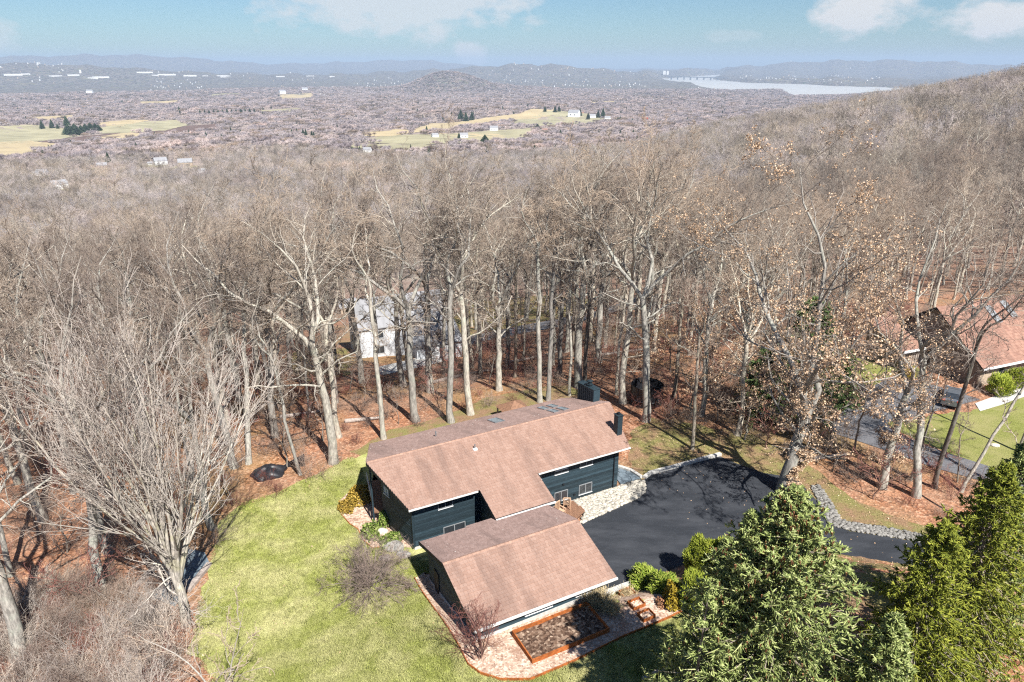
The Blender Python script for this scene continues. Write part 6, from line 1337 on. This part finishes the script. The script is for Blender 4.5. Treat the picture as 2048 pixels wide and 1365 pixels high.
for i, (px, py, w) in enumerate([(25, 150, 26), (50, 149, 12), (110, 153, 20), (146, 151, 18), (185, 157, 16), (200, 155, 26), (288, 145.5, 26), (310, 151.5, 12), (332, 150, 30), (379, 152, 22), (448, 152.5, 28), (450, 155, 18), (530, 150, 40), (620, 153, 14), (664, 154, 10), (728, 151.5, 64), (410, 153, 10), (560, 154, 16)]):
    far_box('warehouse', px, py, w, 11, 'long white warehouse far across the valley', 'white warehouses far across the valley')
far_box('water_tower', 161, 147, 3, 46, 'pale water tower among the far warehouses', None, cat='water tower', depth=25)
far_box('power_plant', 1328, 154, 5, 70, 'left pale block of the plant on the far river bank', None); far_box('power_plant', 1335, 154, 4, 70, 'right pale block of the plant on the far river bank', None); far_box('chimney_stack', 1386.5, 153, 1.2, 120, 'thin chimney stack on the far river bank', None, depth=14); far_box('mill_building', 1391, 153.5, 6, 45, 'reddish mill building beside the far chimney stack', None, mat='tanwall')
for i, (px, py, w, wm, rm, lb) in enumerate(HS):
    x, y, z = at(px, py); dist = math.hypot(x, y); W = w * dist / 1480 * .72; W = min(W, 60); gable_house('distant_house', lb, x, y, z, -math.atan2(x, y) + R((i * 37) % 50 - 25), W, W * .62, W * .36, W * .26, MAT[wm], MAT[rm], [('f', -W * .3, W * .14, W * .1, W * .1), ('f', W * .1, W * .14, W * .1, W * .1)], over=.5, door=False, th=.3)
    sheet('yard_grass', [(x + W * 1.1 * math.cos(t) , y - W * .5 + W * .9 * math.sin(t)) for t in np.linspace(0, 6.283, 9)[:-1]], MAT['green_field'], .5, 12)
def town():
    g = np.random.default_rng(91); me = MB(); rects = [(0, 140, 166, 174, 60), (300, 430, 164, 181, 110), (560, 760, 172, 186, 90), (690, 900, 160, 176, 90), (860, 1010, 158, 174, 120), (1000, 1290, 146, 172, 330), (1380, 1460, 171, 180, 50), (1480, 1760, 152, 166, 170), (1040, 1120, 142, 150, 30), (90, 260, 160, 165, 40), (1560, 1700, 146, 150, 20), (400, 640, 157, 166, 60), (900, 1100, 176, 200, 60), (1180, 1420, 182, 200, 50), (0, 300, 180, 215, 40)]
    for (x0, x1, y0, y1, n) in rects:
        for _ in range(int(n * .6)):
            px, py = g.uniform(x0, x1), g.uniform(y0, y1); X, Y = flat(px, py, -225 if py < 176 else -200); r = math.hypot(X, Y)
            if inpoly(X, Y, RIV) : continue
            z = gz(X, Y); s = r / 1490 * g.uniform(.5, 1.7); w = s; d = s * g.uniform(.5, 1); h = max(4, s * g.uniform(.4, .8)) + 10; me.box((X - w/2, Y - d/2, z - 15), (X + w/2, Y + d/2, z + h), int(g.choice(4, p=[.1, .45, .4, .05])))
    o = me.build('town_buildings', [MAT['white'], MAT['gutter'], MAT['tanwall'], MAT['white']]); tag(o, 'pale specks of far town buildings across the valley', kind='stuff')
town()
EV = bpy.data.objects['forest_evergreen']
def evergreens(lst, label, group):
    for i, (px, py, s) in enumerate(lst):
        x, y, z = at(px, py); o = EV.copy(); COL.objects.link(o); o.name = 'evergreen_tree'; o.location = (x, y, z); o.rotation_euler = (0, 0, i * 1.3); k = s * math.hypot(x, y) / 1480 / 16; w_ = 1.9 if 'round' in label or 'broad' in label else 1.2; o.scale = (k * w_, k * w_, k * (.8 if w_ > 1.5 else 1)); tag(o, label, 'tree', group)
evergreens([(138, 269, 21), (146, 270, 19), (155, 270, 20), (164, 268, 18), (172, 263, 16), (182, 262, 17), (192, 262, 16), (198, 262, 13), (150, 264, 17)], 'dark round evergreen in the clump by the tan field', 'evergreen clump by the tan field')
evergreens([(85, 258, 14), (105, 257, 15), (116, 258, 9), (135, 256, 20)], 'dark evergreen standing before the left valley wood', 'evergreens before the left valley wood')
evergreens([(410 + i * 9, 230 - i * .3, 9) for i in range(12)], 'dark evergreen in the long row across the mid valley', 'evergreen row across the mid valley')
evergreens([(922, 242, 22), (932, 243, 18), (944, 241, 17), (918, 243, 14)], 'tall dark evergreen at the edge of the tan valley field', 'evergreens at the tan valley field')
evergreens([(1090, 224, 12), (1110, 225, 13), (1118, 224, 12), (1160, 232, 14), (1196, 236, 15), (1206, 236, 18), (1176, 240, 14), (1240, 242, 9)], 'dark evergreen among the white farm buildings', 'evergreens among the farm buildings')
evergreens([(1075, 262, 16)], 'round dark evergreen standing alone in the green field', None); evergreens([(918, 278, 12)], 'thin dark evergreen beside the white farmhouse', None); evergreens([(970, 291, 26)], 'broad dark evergreen in front of the valley fields', None)
evergreens([(705, 308, 15), (720, 306, 13), (755, 312, 10), (665, 310, 9)], 'green evergreen by the houses below the fields', 'evergreens below the fields')

# ------------------------------------------------------------------ grass blades over the lawn
def grass():
    g = np.random.default_rng(4); V, F, k = [], [], 0; coll = bpy.data.collections.new('grass_tufts')
    for t in range(3):
        n = 9; b = g.normal(size=(n, 2)) * .06; a = g.uniform(0, 6.28, n); h = g.uniform(.06, .13, n); lean = g.normal(size=(n, 2)) * .06; w = .012
        P = []; 
        for i in range(n): P += [(b[i, 0] - w * math.cos(a[i]), b[i, 1] - w * math.sin(a[i]), 0), (b[i, 0] + w * math.cos(a[i]), b[i, 1] + w * math.sin(a[i]), 0), (b[i, 0] + lean[i, 0], b[i, 1] + lean[i, 1], h[i])]
        me = np_mesh('grass_tuft', np.array(P), np.arange(n * 3).reshape(n, 3)); me.materials.append(MAT['lawn']); o = bpy.data.objects.new('grass_tuft', me); coll.objects.link(o)
    lo, hi = np.min(LAWN, 0), np.max(LAWN, 0); p = lo + (hi - lo) * g.random((150000, 2)); ok = inpoly(p[:, 0], p[:, 1], LAWN) & ~inpoly(p[:, 0], p[:, 1], MULCH) & ~inpoly(p[:, 0], p[:, 1], MULCH2)
    u, v = w2h(p[:, 0], p[:, 1]); ok &= ~((u > 13) & (u < 23.4) & (v > 30.5) & (v < 40)) & ~((u > 13) & (v > 42)) & (p[:, 1] > 27); mass('grass', p[ok], coll, 3, 9, .8, 1.9, up=.03, tilt=.15)
grass()

# ------------------------------------------------------------------ leaves blown over the paving, the grass and the roofs' feet
def blown():
    g = np.random.default_rng(14); lo, hi = np.min(DRIVE, 0), np.max(DRIVE, 0); P = lo + (hi - lo) * g.random((5000, 2)); e = P[inpoly(P[:, 0], P[:, 1], DRIVE)]
    lo, hi = np.min(LAWN, 0), np.max(LAWN, 0); Q = lo + (hi - lo) * g.random((16000, 2)); Q = Q[inpoly(Q[:, 0], Q[:, 1], LAWN) & (Q[:, 1] > 26)]
    ed = np.array(dense(LAWN[:11], .4)); d = np.min(np.hypot(Q[:, None, 0] - ed[None, :, 0], Q[:, None, 1] - ed[None, :, 1]), axis=1); Q = Q[g.random(len(Q)) < .04 + .9 * np.exp(-d / 1.3)]
    lo, hi = np.min(YARD, 0), np.max(YARD, 0); Y = lo + (hi - lo) * g.random((7000, 2)); Y = Y[inpoly(Y[:, 0], Y[:, 1], YARD) & ~inpoly(Y[:, 0], Y[:, 1], DRIVE)]
    S = np.vstack([e[g.random(len(e)) < .10], Q, Y]); u, v = w2h(S[:, 0], S[:, 1]); S = S[~((u > 12.6) & (u < 34.6) & (v > 30.4) & (v < 53))]; p = np.column_stack([S, hgt(S[:, 0], S[:, 1]) + .085]); V, F = leaf_quads(g, p, .055); V[:, 2] = np.maximum(V[:, 2], hgt(V[:, 0], V[:, 1]) + .06)
    o = link('blown_leaves', np_mesh('blown_leaves', V, F), MAT['tanleaf']); tag(o, kind='stuff')
blown()

# ------------------------------------------------------------------ haze
def haze():
    me = MB(); s = 46000; me.box((-s, -s, -310), (s, s, 430)); 
    m = bpy.data.materials.new('haze'); m.use_nodes = True; nt = m.node_tree; nt.nodes.clear(); o = nt.nodes.new('ShaderNodeOutputMaterial'); v = nt.nodes.new('ShaderNodeVolumePrincipled')
    v.inputs['Color'].default_value = (.56, .71, .93, 1); v.inputs['Density'].default_value = HAZE; v.inputs['Anisotropy'].default_value = .0; nt.links.new(v.outputs[0], o.inputs['Volume'])
    ob = me.build('haze', m); tag(ob, kind='stuff'); m.cycles.homogeneous_volume = True
HAZE = 4.6e-5
haze()
